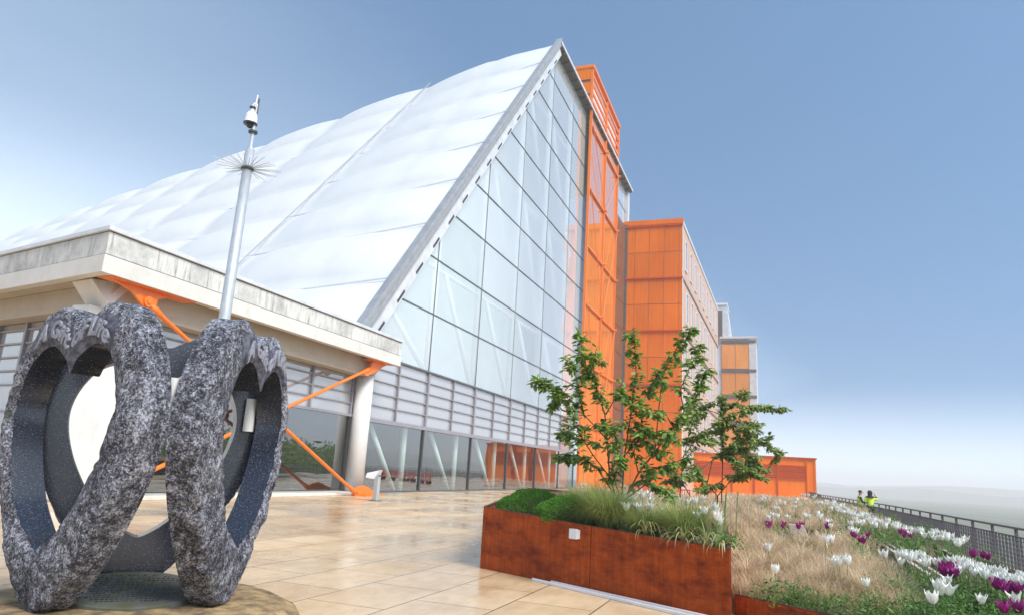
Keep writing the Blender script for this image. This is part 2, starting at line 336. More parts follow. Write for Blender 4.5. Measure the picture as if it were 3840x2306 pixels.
M['cover'] = leafmat('ground_cover_leaf', (.04, .12, .02), (.17, .32, .06), .35)
M['tulip_white'] = leafmat('white_petal', (.82, .82, .76), (.9, .9, .87), .25)
M['tulip_purple'] = leafmat('purple_petal', (.28, .01, .16), (.42, .03, .28), .3)
M['tulip_dark'] = leafmat('maroon_petal', (.12, .008, .03), (.2, .02, .06), .3)
M['stem'] = leafmat('tulip_leaf', (.10, .2, .05), (.2, .32, .09), .3)
M['wilted'] = leafmat('yellowing_leaf', (.45, .42, .12), (.6, .58, .36), .35)
M['soil'] = basic('planting_soil', (.075, .05, .03), (.14, .1, .06), rough=.95, scale=6, bump=.6)
M['timber'] = basic('weathered_timber', (.62, .52, .44), (.44, .34, .27), rough=.7, scale=5, stretch=(8, .6, 4), bump=.2)
M['rail'] = basic('railing_steel', (.12, .12, .14), (.09, .09, .105), rough=.5, scale=4)
M['hivis'] = basic('hivis_yellow', (.74, .95, .07), (.66, .86, .06), rough=.7, scale=5, kind='object')
M['reflective'] = basic('reflective_tape', (.7, .72, .7), (.62, .64, .62), rough=.3, scale=5, kind='object')
M['black_cloth'] = basic('black_cloth', (.012, .012, .016), (.022, .022, .028), rough=.85, scale=8, kind='object')
M['skin'] = basic('skin', (.48, .27, .19), (.42, .22, .15), rough=.55, scale=8, kind='object')
M['red_plastic'] = basic('red_barrier_plastic', (.55, .03, .02), (.45, .025, .02), rough=.4, scale=3)

# ------------------------------------------------------------------ camera
PITCH, ROLL, YAW = R(12.942), R(3.4308), R(20.641)
cam = bpy.data.cameras.new('camera'); cam.sensor_width = 36; cam.lens = 24.608; cam.clip_end = 9000; cam.clip_start = .1
co = bpy.data.objects.new('camera', cam); col.objects.link(co); scene.camera = co
cp, sp_ = math.cos(PITCH), math.sin(PITCH); cr, sr = math.cos(ROLL), math.sin(ROLL)
right = Vector((1, 0, 0)); upv = Vector((0, -sp_, cp)); fw = Vector((0, cp, sp_))
r2 = right * cr + upv * sr; u2 = upv * cr - right * sr
rz = Matrix.Rotation(YAW, 3, 'Z')
r2, u2, fw = rz @ r2, rz @ u2, rz @ fw
co.matrix_world = Matrix(((r2.x, u2.x, -fw.x, 0), (r2.y, u2.y, -fw.y, 0), (r2.z, u2.z, -fw.z, 1.9), (0, 0, 0, 1)))

# ------------------------------------------------------------------ sky and sun
SUN_EL, SUN_AZ = R(46), R(116)        # azimuth clockwise from +Y
world = bpy.data.worlds.new('World'); scene.world = world; world.use_nodes = True
wn = world.node_tree; wn.nodes.clear()
wo = wn.nodes.new('ShaderNodeOutputWorld'); bg = wn.nodes.new('ShaderNodeBackground'); bg.inputs['Strength'].default_value = .10
sky = wn.nodes.new('ShaderNodeTexSky'); sky.sky_type = 'NISHITA'; sky.sun_disc = False
sky.sun_elevation = SUN_EL; sky.sun_rotation = SUN_AZ; sky.air_density = 1.0; sky.dust_density = .8; sky.ozone_density = 2.2; sky.altitude = 100
tc = wn.nodes.new('ShaderNodeTexCoord')
# thin bright cloud bank low in the sky, thickest towards the west (the left of the view)
sep = wn.nodes.new('ShaderNodeSeparateXYZ'); wn.links.new(tc.outputs['Generated'], sep.inputs['Vector'])
# the blue is read a little above each direction, so it holds down to the haze
lift = wn.nodes.new('ShaderNodeVectorMath'); lift.operation = 'ADD'; lift.inputs[1].default_value = (0, 0, .42); wn.links.new(tc.outputs['Generated'], lift.inputs[0])
lnm = wn.nodes.new('ShaderNodeVectorMath'); lnm.operation = 'NORMALIZE'; wn.links.new(lift.outputs['Vector'], lnm.inputs[0]); wn.links.new(lnm.outputs['Vector'], sky.inputs['Vector'])
cn = wn.nodes.new('ShaderNodeTexNoise'); cn.inputs['Scale'].default_value = 1.7; cn.inputs['Detail'].default_value = 5
mpw = wn.nodes.new('ShaderNodeMapping'); mpw.inputs['Scale'].default_value = (1, 1, 3.2); wn.links.new(tc.outputs['Generated'], mpw.inputs['Vector']); wn.links.new(mpw.outputs['Vector'], cn.inputs['Vector'])
def wmath(op, a, b=None, c=None):
    n = wn.nodes.new('ShaderNodeMath'); n.operation = op
    for i, x in enumerate((a, b, c)):
        if x is None: continue
        if isinstance(x, (int, float)): n.inputs[i].default_value = x
        else: wn.links.new(x, n.inputs[i])
    return n.outputs[0]
west = wmath('MULTIPLY_ADD', sep.outputs['X'], -1.0, -.45)                # more cloud to the west
low = wmath('MULTIPLY_ADD', sep.outputs['Z'], -1.0, .62)
lowf = wmath('MAXIMUM', wmath('MINIMUM', wmath('MULTIPLY_ADD', sep.outputs['Z'], -2.6, 1.35), 1.0), .34)
f = wmath('MULTIPLY', wmath('ADD', wmath('ADD', west, low), wmath('MULTIPLY_ADD', cn.outputs['Fac'], .30, -.16)), lowf)
east = wmath('MULTIPLY', wmath('MINIMUM', wmath('MAXIMUM', wmath('MULTIPLY_ADD', sep.outputs['X'], 6.0, -1.75), 0.0), 1.0), .62)      # unseen bright cloud to the east, added to whiten the glass reflections
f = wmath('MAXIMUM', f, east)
mist = wmath('POWER', wmath('MAXIMUM', wmath('MULTIPLY_ADD', sep.outputs['Z'], -7.2, .98), 0.0), 1.5)      # white mist lying on the horizon
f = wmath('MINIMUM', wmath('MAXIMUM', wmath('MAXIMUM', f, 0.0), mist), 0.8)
mixw = wn.nodes.new('ShaderNodeMix'); mixw.data_type = 'RGBA'
tint = wn.nodes.new('ShaderNodeMix'); tint.data_type = 'RGBA'; tint.blend_type = 'MULTIPLY'; tint.inputs['Factor'].default_value = 1; tint.inputs['B'].default_value = (.95, 1.08, 1.02, 1)
wn.links.new(sky.outputs['Color'], tint.inputs['A'])
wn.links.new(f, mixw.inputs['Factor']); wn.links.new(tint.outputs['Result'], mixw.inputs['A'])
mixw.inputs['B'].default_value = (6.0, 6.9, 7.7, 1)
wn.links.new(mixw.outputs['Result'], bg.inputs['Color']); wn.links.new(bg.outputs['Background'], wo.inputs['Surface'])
sun = bpy.data.lights.new('sun', 'SUN'); sun.energy = 2.0; sun.angle = R(24); sun.color = (1, .96, .9)
so = bpy.data.objects.new('sun', sun); col.objects.link(so)
sd = Vector((math.sin(SUN_AZ) * math.cos(SUN_EL), math.cos(SUN_AZ) * math.cos(SUN_EL), math.sin(SUN_EL)))
so.rotation_euler = sd.to_track_quat('Z', 'Y').to_euler(); so.location = sd * 90
vs = scene.view_settings; vs.view_transform = 'Standard'; vs.look = 'None'; vs.gamma = 1; vs.exposure = 1.2
cy = scene.cycles; cy.max_bounces = 10; cy.transparent_max_bounces = 24; cy.volume_bounces = 1; cy.glossy_bounces = 5; cy.diffuse_bounces = 4
cy.caustics_reflective = False; cy.caustics_refractive = False; cy.sample_clamp_indirect = 6
try: cy.use_denoising = True
except Exception: pass

# ------------------------------------------------------------------ setting
g = MB(); g.quad((-6000, -6000, -15), (6000, -6000, -15), (6000, 6000, -15), (-6000, 6000, -15)); tag(g.build('ground', M['field']), kind='structure')
t = MB(); t.box(-110, 6.3, -22, 215, -15.5, 0); tag(t.build('terrace', M['paving']), kind='structure')
# far low hills
h = MB()
def ridge(dist, az0, az1, amp, seed, base):
    n = 90; top = []; bot = []; back = []
    for i in range(n + 1):
        a = R(az0 + (az1 - az0) * i / n); e = noise.fractal(Vector((i * .09, seed, 0)), 1, 2, 5) * .5 + .5
        x, y = math.sin(a), math.cos(a); z = base + amp * e
        bot.append((x * dist, y * dist, -15.2)); top.append((x * (dist + 250), y * (dist + 250), z)); back.append((x * (dist + 900), y * (dist + 900), -15.2))
    for i in range(n):
        h.quad(bot[i], bot[i + 1], top[i + 1], top[i]); h.quad(top[i], top[i + 1], back[i + 1], back[i])
ridge(2300, -18, 75, 34, 1.3, -8); ridge(3100, -25, 80, 55, 7.7, 0)
tag(h.build('hills', M['hill'], smooth=True), kind='structure')
# air
hz = MB(); hz.box(-3800, 3800, -900, 3800, -16.5, 66)
mh, nt, out = new_mat('air'); pv = N(nt, 'ShaderNodeVolumePrincipled'); pv.inputs['Color'].default_value = (1, .95, .945, 1); pv.inputs['Density'].default_value = .00065; pv.inputs['Anisotropy'].default_value = 0
L(nt, pv, 'Volume', out, 'Volume'); tag(hz.build('haze', mh), kind='stuff')

# ------------------------------------------------------------------ ski hall
XF = -22.92
D2 = Vector((-math.sin(R(78)), math.cos(R(78)), 0))
XE = -22.0                                   # outer edge of the roof, proud of the glass
EB = Vector((XE, 33.2, 7.9)); ET = Vector((XE, 69.5, 50.8))
hall = thing('sports_hall', (XF - 20, 75, 0), 'huge hall with white quilted sloping roof and slanted glass gable', 'hall')
ribs = [0, 18.8] + [18.8 + 15.6 * i for i in range(1, 15)]
ROWS = 8
def roof_pt(u, v):
    z1 = ET.z - .052 * u; z0 = EB.z
    p = EB + (ET - EB) * v + D2 * u
    p.z = z0 + (z1 - z0) * v
    return p
nrm = (ET - EB).normalized().cross(D2).normalized()
if nrm.z < 0: nrm = -nrm
rf = MB(); NU, NV = 14, 9
us = []
for i in range(len(ribs) - 1):
    for k in range(NU): us.append((i, k / NU))
us.append((len(ribs) - 2, 1.0))
vsn = []
for j in range(ROWS):
    for k in range(NV): vsn.append((j, k / NV))
vsn.append((ROWS - 1, 1.0))
for (i, a) in us:
    for (j, b) in vsn:
        u = ribs[i] + (ribs[i + 1] - ribs[i]) * a; v = (j + b) / ROWS
        fu = 1 - abs(2 * a - 1) ** 2.4
        if i == 0: fu = 1 - max(0, 2 * a - 1) ** 2.4 if a > .5 else .35 + .65 * (1 - (1 - 2 * a) ** 3)
        bv = (1 - abs(2 * b - 1) ** 2.2)
        w = noise.noise(Vector((i * 3.1 + a, j * 2.7 + b, 0))) * .12
        hgt = (.95 + w) * (.5 + .5 * fu) * (bv ** .75) + .16 * fu ** .6
        if i == 0 and a < .5: hgt = (.95 * bv ** .75) * min(1, a * 3.2) ** .85 * (1 if a * 3.2 < 1 else 1) - .12 * (1 - min(1, a * 6))
        rf.v.append(tuple(roof_pt(u, v) + nrm * hgt))
nv = len(vsn)
for i in range(len(us) - 1):
    for j in range(nv - 1):
        rf.f.append((i * nv + j, (i + 1) * nv + j, (i + 1) * nv + j + 1, i * nv + j + 1)); rf.m.append(0)
roof = rf.build('roof', M['etfe'], hall, smooth=True)
# level top strip behind the ridge
tp = MB()
q0 = roof_pt(0, 1); q1 = roof_pt(ribs[-1], 1)
tp.hexa([q0 + Vector((-.06, .05, -.17)), q1 + Vector((0, .05, -.17)), q1 + Vector((0, 43, -.17)), q0 + Vector((-.06, 43, -.17))], [q0 + Vector((-.06, .05, 0)), q1 + Vector((0, .05, 0)), q1 + Vector((0, 43, 0)), q0 + Vector((-.06, 43, 0))])
tp.build('roof_deck', M['trim'], hall)
cb = MB(); cb.tube([roof_pt(18.9, .02) + nrm * .85, roof_pt(18.9, .5) + nrm * .80, roof_pt(18.9, .995) + nrm * .7], .05, 6); cb.build('roof_cable', M['edge_grey'], hall)
# slanted gable edge: pale outer face with slots, reveal back to the glass
sl = (ET - EB).normalized(); sn = Vector((0, -sl.z, sl.y))           # sn points out/up from the slope
et = MB()
def strip(p, q, x0, x1, off0, off1, mi=0):
    a = Vector((0, p.y, p.z)); b = Vector((0, q.y, q.z))
    lo = [a + sn * off0 + Vector((x0, 0, 0)), a + sn * off0 + Vector((x1, 0, 0)), a + sn * off1 + Vector((x1, 0, 0)), a + sn * off1 + Vector((x0, 0, 0))]
    hi = [b + sn * off0 + Vector((x0, 0, 0)), b + sn * off0 + Vector((x1, 0, 0)), b + sn * off1 + Vector((x1, 0, 0)), b + sn * off1 + Vector((x0, 0, 0))]
    et.hexa(lo, hi, mi)
strip(EB, ET, XE - .55, XE + .0, -.45, .35)
strip(EB, ET, XE - .25, XE + .14, .05, .42)
et.build('gable_edge', M['edge_grey'], hall, bevel=.04)
for j in range(1, ROWS):
    sm_ = MB(); v_ = j / ROWS
    sm_.tube([roof_pt(u_, v_) + nrm * .12 for u_ in (.2, 60, 120, ribs[-1])], .055, 5); sm_.build('roof_seam', M['trim_light'], hall)
et = MB(); strip(EB, ET, XF - .3, XE - .28, -1.55, -.40); et.build('gable_reveal', M['trim'], hall)
et = MB()
Ln = (ET - EB).length; k = 3.0
while k < Ln - 3:
    a = EB + sl * k; b = EB + sl * (k + 1.25); strip(a, b, XE - .9, XE - .262, -1.44, -1.24); k += 3.3
for k in range(1): strip(EB, ET, XF, XE - .5, -1.75, -1.56)
et.build('gable_slot', M['dark'], hall)
# level top edge with ribbed dark soffit
ov = MB(); YE = 115.2
ov.box(XF - .2, XE + .0, ET.y + .2, YE, 50.45, 50.58)
k = ET.y + 1.6
while k < YE - .5: ov.box(XF - .1, XE - .05, k, k + .25, 50.2, 50.448); k += 2.1
ov.build('overhang_soffit', M['soffit'], hall)
ov = MB(); ov.box(XE - .04, XE + .1, ET.y - .1, YE + .1, 50.5, 50.86); ov.build('overhang_edge', M['trim'], hall)
ov = MB(); ov.box(XF - .35, XE - .5, 114.0, 115.2, 36, 50.2); ov.build('corner_post', M['trim'], hall)
# gable glass
offg = 1.72
GB = EB - sn * offg; GT = ET - sn * offg
def gy(z): return GB.y + (z - GB.z) * (GT.y - GB.y) / (GT.z - GB.z)
ZT = [8.28, 12.5, 16.62, 20.95, 25.15, 29.3, 33.5, 37.9, 42.1, 46.3, 50.3]
MY = [36.15 + 8.565 * i for i in range(10)]
gw = MB(); rg = random.Random(6)
cells = [XF] ; ys_ = [MY[0] - 8.565] + MY + [114.2]
for za, zb in zip(ZT[:-1], ZT[1:]):
    for ya, yb in zip(ys_[:-1], ys_[1:]):
        lo_a, hi_a = max(ya, gy(za)), max(ya, gy(zb)); yb2 = min(yb, 114.2)
        if yb2 <= lo_a + .05: continue
        hi_b = max(yb2, hi_a + .02)
        q = [(lo_a, za), (yb2, za), (hi_b, zb), (hi_a, zb)]
        if hi_a >= yb2: q = [(lo_a, za), (yb2, za), (yb2, za + (yb2 - lo_a) * (GT.z - GB.z) / (GT.y - GB.y))]
        if gy(za) < ya - .02 and gy(zb) > ya + .02 and hi_a < yb2: q = [(ya, za), (yb2, za), (yb2, zb), (hi_a, zb), (ya, za + (ya - gy(za)) * (GT.z - GB.z) / (GT.y - GB.y))]
        t1, t2, t0 = rg.gauss(0, .0016), rg.gauss(0, .0016), rg.uniform(0, .004)
        cy0, cz0 = (ya + yb) / 2, (za + zb) / 2
        f0 = [(XF - .02 + t0 + (y_ - cy0) * t1 + (z_ - cz0) * t2, y_, z_) for y_, z_ in q]
        k0 = len(gw.m); gw.hexa([(x_ - .03, y_, z_) for x_, y_, z_ in f0], f0)
        for k in range(k0, len(gw.m)): gw.m[k] = 1 if k != k0 + 1 else 2 if za < 20 - max(0, ya - 46) * .45 + rg.uniform(-2, 2) else 0
gw.build('gable_window', [M['glass_gable'], M['glass_clear'], M['glass_vision']], hall)
for z in ZT[1:-1]:
    b = MB(); b.box(XF + .005, XF + .05, gy(z) - .1, 114.1, z - .04, z + .04); b.build('transom', M['mullion'], hall)
for y in MY[1:]:
    ztop = min(50.3, GB.z + (y - GB.y) * (GT.z - GB.z) / (GT.y - GB.y))
    for a, c in zip(ZT[:-1], ZT[1:]):
        pass
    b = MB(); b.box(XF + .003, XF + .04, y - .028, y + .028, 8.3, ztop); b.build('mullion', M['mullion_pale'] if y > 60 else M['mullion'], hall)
# inner structure seen through the glass
iw = MB(); iw.hexa([(-33.2, 37.5, .02), (-33.2, 112, .02), (-33.2, 112, 49), (-33.2, 71, 49)], [(-33.0, 37.5, .02), (-33.0, 112, .02), (-33.0, 112, 49), (-33.0, 71, 49)])
iw.build('inner_wall', M['interior'], hall)
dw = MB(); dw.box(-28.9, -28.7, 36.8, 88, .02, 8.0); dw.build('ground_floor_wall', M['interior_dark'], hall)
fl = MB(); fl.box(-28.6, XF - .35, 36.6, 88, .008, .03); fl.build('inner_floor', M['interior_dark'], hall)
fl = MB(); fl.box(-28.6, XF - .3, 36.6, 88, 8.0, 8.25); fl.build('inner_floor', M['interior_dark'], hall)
for i, y in enumerate(MY[1:6]):
    b = MB(); ztop = min(49, GB.z + (y + 1.4 - GB.y) * (GT.z - GB.z) / (GT.y - GB.y) - 1.5)
    b.tube([(XF - .8, y - 1.3, .035), (XF - .8, y - 1.3, 7.9)], .22, 12); b.build('inner_column', M['truss'], hall, smooth=True)
    b = MB(); b.tube([(XF - .8, y + 1.3, 8.3), (XF - .8, y + 1.3, ztop)], .3, 12); b.build('inner_column', M['truss'], hall, smooth=True)
    b = MB(); b.tube([(XF - .75, y - 6.0, 4.2), (XF - .75, y - 2.2, .05)], .16, 10); b.build('inner_brace', M['truss'], hall, smooth=True)
    for lv, (za, zb) in enumerate(((8.5, 16.4), (16.8, 29), (29.2, 42))):
        if zb < ztop - 4 or lv == 0:
            b = MB(); b.tube([(XF - .8, y - 5.6, zb - (4 if lv == 0 and i == 0 else 0)), (XF - .8, y + .8, za)], .2, 10); b.build('inner_brace', M['truss'], hall, smooth=True)
            b = MB(); b.tube([(XF - .8, max(y - 7, gy(zb) + 2.2), zb), (XF - .8, y + 1.2, zb)], .17, 8); b.build('inner_tie', M['truss'], hall, smooth=True)
# louvre band
LB0, LB1 = 4.3, 8.22; YL0, YL1 = 36.0, 85.2
lv = MB(); lv.box(XF - .04, XF, YL0, YL1, LB0, LB1); lv.build('louvre_glass', M['glass_milk'], hall)
lf = MB(); lf.box(XF + .004, XF + .2, YL0, YL1, LB0 - .12, LB0 + .14); lf.build('sill_rail', M['louvre_frame'], hall)
lf = MB(); lf.box(XF + .004, XF + .2, YL0, YL1, LB1 - .02, LB1 + .1); lf.build('head_rail', M['mullion'], hall)
for i in range(1, 5):
    z = LB0 + .1 + (LB1 - LB0 - .1) * i / 5 + .05
    b = MB(); b.box(XF + .004, XF + .12, YL0, YL1, z - .034, z + .034); b.build('louvre_rail', M['louvre_frame'], hall)
y = 40.42
kk = 1
while y < YL1:
    w = .11 if kk % 2 == 0 else .06
    b = MB(); b.box(XF + .002, XF + .16, y - w, y + w, LB0 + .14, LB1 - .02); b.build('louvre_post', M['louvre_frame'], hall); y += 4.2825; kk += 1
# ground floor windows
def pane(x, y0, y1, z0, z1):
    m = MB(); m.hexa([(x - .03, y0, z0), (x - .03, y1, z0), (x - .03, y1, z1), (x - .03, y0, z1)], [(x, y0, z0), (x, y1, z0), (x, y1, z1), (x, y0, z1)]); m.m = [1, 0, 1, 1, 1, 1]; return m
edges = [36.0] + [44.64 + 8.5 * i for i in range(5)] + [85.2]
for a, c in zip(edges[:-1], edges[1:]):
    b = pane(XF, a + .09, c - .09, .1, LB0 - .12); wdw = b.build('window', [M['glass_low'], M['glass_clear']], hall)
    b = MB(); b.box(XF - .02, XF + .1, c - .085, c + .085, .02, LB0 - .12); b.build('frame', M['dark'], wdw)
    b = MB(); b.box(XF - .04, XF + .1, a + .09, c - .09, .02, .097); b.build('sill', M['mullion'], wdw)

# ------------------------------------------------------------------ pavilion in front of the hall
XC = -20.78
P0 = Vector((XC, 16.32, 0)); P1 = Vector((XC, 36.82, 0)); LEN = 34
def off(a, b):        # corner moved inwards: a from the east face, b from the south face
    s = Vector((-D2.y, D2.x, 0)); s = s if s.y > 0 else -s           # inward normal of the south face
    # line X = XC - a, and line P0 + s*b + D2*t
    q = P0 + s * b; t_ = (XC - a - q.x) / D2.x
    return q + D2 * t_
pav = thing('pavilion', (XC - 12, 30, 0), 'flat roofed pavilion with stained concrete fascia and orange cross bracing', 'pavilion')
def wrap(name, mat, d0, d1, z0, z1, y1=P1.y, ln=LEN, bev=.015):
    """band along the east and south faces between inset d0 and d1"""
    a, b = off(d0, d0), off(d1, d1)
    a2, b2 = Vector((XC - d0, y1, 0)), Vector((XC - d1, y1, 0)); a3, b3 = a + D2 * ln, b + D2 * ln
    m = MB(); m.hexa([(p.x, p.y, z0) for p in (a, a2, b2, b)], [(p.x, p.y, z1) for p in (a, a2, b2, b)])
    e = m.build(name, mat, pav, bevel=bev)
    m = MB(); m.hexa([(p.x, p.y, z0) for p in (a, b, b3, a3)], [(p.x, p.y, z1) for p in (a, b, b3, a3)])
    s = m.build(name, mat, pav, bevel=bev)
    return e, s
wrap('parapet', M['concrete'], .04, .34, 8.125, 8.90)
wrap('fascia', M['concrete_clean'], 0, .36, 7.48, 8.095)
wrap('parapet_joint', M['dark'], .07, .3, 8.09, 8.13, bev=0)
wrap('roof_capping', M['trim'], -.05, .42, 8.93, 9.09)
wrap('capping_shadow_gap', M['dark'], .06, .3, 8.895, 8.935, bev=0)
m = MB(); q = off(.34, .34); e1 = Vector((XC - .34, P1.y - .02, 0)); m.hexa([(p.x, p.y, 7.62) for p in (q, e1, e1 + D2 * LEN, q + D2 * LEN)], [(p.x, p.y, 8.6) for p in (q, e1, e1 + D2 * LEN, q + D2 * LEN)])
m.build('roof_slab', M['beamc'], pav)
m = MB(); m.box(XC - 1.75, XC - .95, 17.6, 35.6, 6.60, 7.615); m.build('edge_beam', M['beamc'], pav, bevel=.03)
a, b = off(1.75, 1.25), off(1.75, 2.0)
m = MB(); m.hexa([(p.x, p.y, 6.72) for p in (a, b, b + D2 * 30, a + D2 * 30)], [(p.x, p.y, 7.615) for p in (a, b, b + D2 * 30, a + D2 * 30)]); m.build('edge_beam', M['beamc'], pav, bevel=.03)
# chamfered end of the edge beam on the column
m = MB(); m.hexa([(XC - 1.7, 35.6, 6.75), (XC - 1.0, 35.6, 6.75), (XC - 1.0, 35.6, 7.6), (XC - 1.7, 35.6, 7.6)], [(XC - 1.7, 36.0, 7.1), (XC - 1.0, 36.0, 7.1), (XC - 1.0, 36.3, 7.6), (XC - 1.7, 36.3, 7.6)]); m.build('beam_end', M['beamc'], pav)
# haunch between corner of the fascia and the pier
m = MB(); c0 = off(.36, .36)
m.hexa([(c0.x - 2.3, c0.y + .55, 7.5), (c0.x - 1.0, c0.y + .3, 7.5), (c0.x - .45, c0.y + .75, 6.55), (c0.x - 1.75, c0.y + 1.0, 6.55)], [(c0.x - 2.3, c0.y + 1.0, 7.61), (c0.x - 1.0, c0.y + .8, 7.61), (c0.x - .45, c0.y + 1.6, 7.61), (c0.x - 1.75, c0.y + 1.7, 7.61)]); m.build('haunch', M['concrete_clean'], pav, bevel=.03)
m = MB(); m.lathe((-22.2, 35.3, 0), [(.53, .0), (.53, 6.72)], 40); c = m.build('column', M['column'], pav, smooth=False)
for p in c.data.polygons: p.use_smooth = len(p.vertices) == 4
m = MB(); m.box(-22.95, -22.05, 17.15, 19.1, 0, 6.6); m.build('pier', M['column'], pav, bevel=.06)
# glazing between pier and column
XG = -22.62
m = pane(XG, 19.1, 34.85, .22, 4.28); w = m.build('window', [M['glass_low'], M['glass_clear']], pav)
for yy in (19.2, 26.9, 34.75):
    m = MB(); m.box(XG + .003, XG + .1, yy - .07, yy + .07, .16, 4.28); m.build('frame_post', M['dark'], w)
m = MB(); m.box(XG - .03, XG, 19.1, 34.85, 4.42, 6.75); w = m.build('clerestory', M['glass_milk'], pav)
m = MB()
for zz in (5.02, 5.6, 6.18): m.box(XG + .002, XG + .1, 19.1, 34.85, zz - .035, zz + .035)
for yy in (19.2, 23.05, 26.9, 30.85, 34.7): m.box(XG + .003, XG + .13, yy - .07, yy + .07, 4.42, 6.75)
m.build('frame', M['louvre_frame'], w)
m = MB(); m.box(XG - .05, XG + .14, 19.1, 34.85, 4.28, 4.42); m.build('transom', M['louvre_frame'], pav)
m = MB(); m.box(XG - .3, XG + 1.05, 19.1, 34.75, 0.005, .16); m.build('plinth', M['kerb'], pav, bevel=.02)
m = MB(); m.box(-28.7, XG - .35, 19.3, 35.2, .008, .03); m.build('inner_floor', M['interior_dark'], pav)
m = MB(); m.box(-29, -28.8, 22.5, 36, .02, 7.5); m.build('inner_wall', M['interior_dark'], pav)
# south face
a, b = off(2.2, 2.05), off(2.2, 2.1)
m = MB(); m.hexa([(p.x, p.y, .2) for p in (a, b, b + D2 * 30, a + D2 * 30)], [(p.x, p.y, 6.72) for p in (a, b, b + D2 * 30, a + D2 * 30)]); w = m.build('clerestory', M['glass_milk'], pav)
a2 = off(2.2, 1.95); b2 = off(2.2, 2.048)
m = MB()
for i, zz in enumerate((.8, 1.9, 3.0, 4.1, 4.68, 5.26, 5.84, 6.42)): m.hexa([(p.x, p.y, zz - .035) for p in (a2, b2, b2 + D2 * 30, a2 + D2 * 30)], [(p.x, p.y, zz + .035) for p in (a2, b2, b2 + D2 * 30, a2 + D2 * 30)])
a3 = off(2.2, 1.90)
for i in range(12):
    s0 = D2 * (1.35 + 2.5 * i); s1 = s0 + D2 * .18
    m.hexa([(p.x, p.y, .2) for p in (a3 + s0, b2 + s0, b2 + s1, a3 + s1)], [(p.x, p.y, 6.72) for p in (a3 + s0, b2 + s0, b2 + s1, a3 + s1)])
m.build('frame', M['louvre_frame'], w)
# orange cross bracing in front of the east face
XB = -21.15
def rod(p, q, name='brace_rod'):
    m = MB(); p, q = Vector(p), Vector(q); d = (q - p)
    m.tube([p, p + d * .02, p + d * .05, p + d * .95, p + d * .98, q], [.10, .14, .085, .085, .14, .10], 12); return m.build(name, M['orange_steel'], pav, smooth=True)
def plate(pts, x0, x1, name='gusset_plate'):
    m = MB(); m.hexa([(x0, y, z) for y, z in pts], [(x1, y, z) for y, z in pts]); return m.build(name, M['orange_steel'], pav, bevel=.012)
rod((XB, 18.75, 6.93), (XB, 34.0, .12)); rod((XB - .16, 34.35, 6.98), (XB - .16, 18.7, .42))
gp = plate([(16.9, 7.475), (17.9, 7.2), (18.55, 6.75), (19.0, 6.85), (19.05, 7.2), (19.6, 7.42), (20.3, 7.475)], XB - .05, XB + .05)
m = MB(); m.tube([(XB + .05, 18.6, 7.02), (XB + .13, 18.6, 7.02)], .2, 20); m.tube([(XB + .13, 18.6, 7.02), (XB + .17, 18.6, 7.02)], .1, 6); m.build('pin', M['orange_steel'], gp)
m = MB(); m.box(XB - .4, XB + .3, 16.8, 20.6, 7.44, 7.478); m.build('fixing_plate', M['orange_steel'], pav)
plate([(33.6, 6.6), (34.0, 6.5), (34.9, 6.85), (35.5, 7.2), (36.1, 7.475), (34.5, 7.475), (34.3, 7.1)], XB - .22, XB - .10)
m = MB(); m.box(XB - .5, XB + .2, 33.9, 36.2, 7.44, 7.478); m.build('fixing_plate', M['orange_steel'], pav)
plate([(33.6, .30), (33.75, .06), (33.9, 0), (36.2, 0), (35.9, .22), (34.6, .55), (34.0, .48)], XB - .06, XB + .06)
m = MB(); m.hexa([(XB - .45, 34.2, 0), (XB + .5, 34.2, 0), (XB + .5, 36.1, 0), (XB - .45, 36.1, 0)], [(XB - .45, 34.2, .05), (XB + .5, 34.2, .05), (XB + .5, 36.1, .05), (XB - .45, 36.1, .05)]); m.build('base_plate', M['orange_steel'], pav)
m = MB(); m.tube([(XB - .25, 26.45, 3.55), (XB + .12, 26.45, 3.55)], .16, 14); m.build('brace_joint', M['orange_steel'], pav)

# ------------------------------------------------------------------ orange framed glass screen tower
XS = -22.2
tw = thing('glazed_tower', (XS - 1.5, 94, 0), 'tall orange steel framed glass tower standing against the gable', 'tower')
m = MB(); m.box(XS - .16, XS - .13, 85.3, 103.0, .1, 50.2); m.build('glass', M['glass_orange'], tw)
for yy in (85.2, 94.4, 103.15):
    m = MB(); m.box(XS - .17, XS + .17, yy - .14, yy + .14, 0, 56.8); m.build('post', M['orange_steel'], tw)
for zz in (7.8, 15.6, 23.3, 31.0, 39.1, 48.3):
    m = MB(); m.box(XS - .12, XS + .16, 85.34, 103.01, zz - .13, zz + .13); m.build('beam', M['orange_steel'], tw)
    m = MB(); m.tube([(XS + .16, 94.4, zz), (XS + .55, 94.4, zz)], .17, 10); m.tube([(XS + .16, 103.1, zz), (XS + .55, 103.1, zz)], .17, 10); m.build('node', M['orange_steel'], tw)
for i, (z0, z1) in enumerate(((7.8, 23.3), (23.3, 39.1), (39.1, 48.3))):
    m = MB(); m.tube([(XS + .3, 85.4, z1), (XS + .3, 94.3, z0)], .05, 6); m.build('tie_rod', M['orange_steel'], tw)
    m = MB(); m.tube([(XS + .3, 94.5, z0), (XS + .3, 103.0, z1)], .05, 6); m.build('tie_rod', M['orange_steel'], tw)
m = MB()
zz = 50.6
while zz < 56.4: m.box(XS - .15, XS + .05, 85.34, 103.01, zz, zz + .40); zz += 1.3
m.build('louvre', M['orange_steel'], tw)
m = MB(); m.box(XS - .5, XS - .42, 85.34, 103.0, 50.9, 56.7); m.build('louvre_backing', M['trim_light'], tw)
m = MB(); m.box(XS - 2.6, XS + .3, 84.9, 103.45, 56.8, 57.3); m.build('roof_cap', M['orange_steel'], tw, bevel=.05)
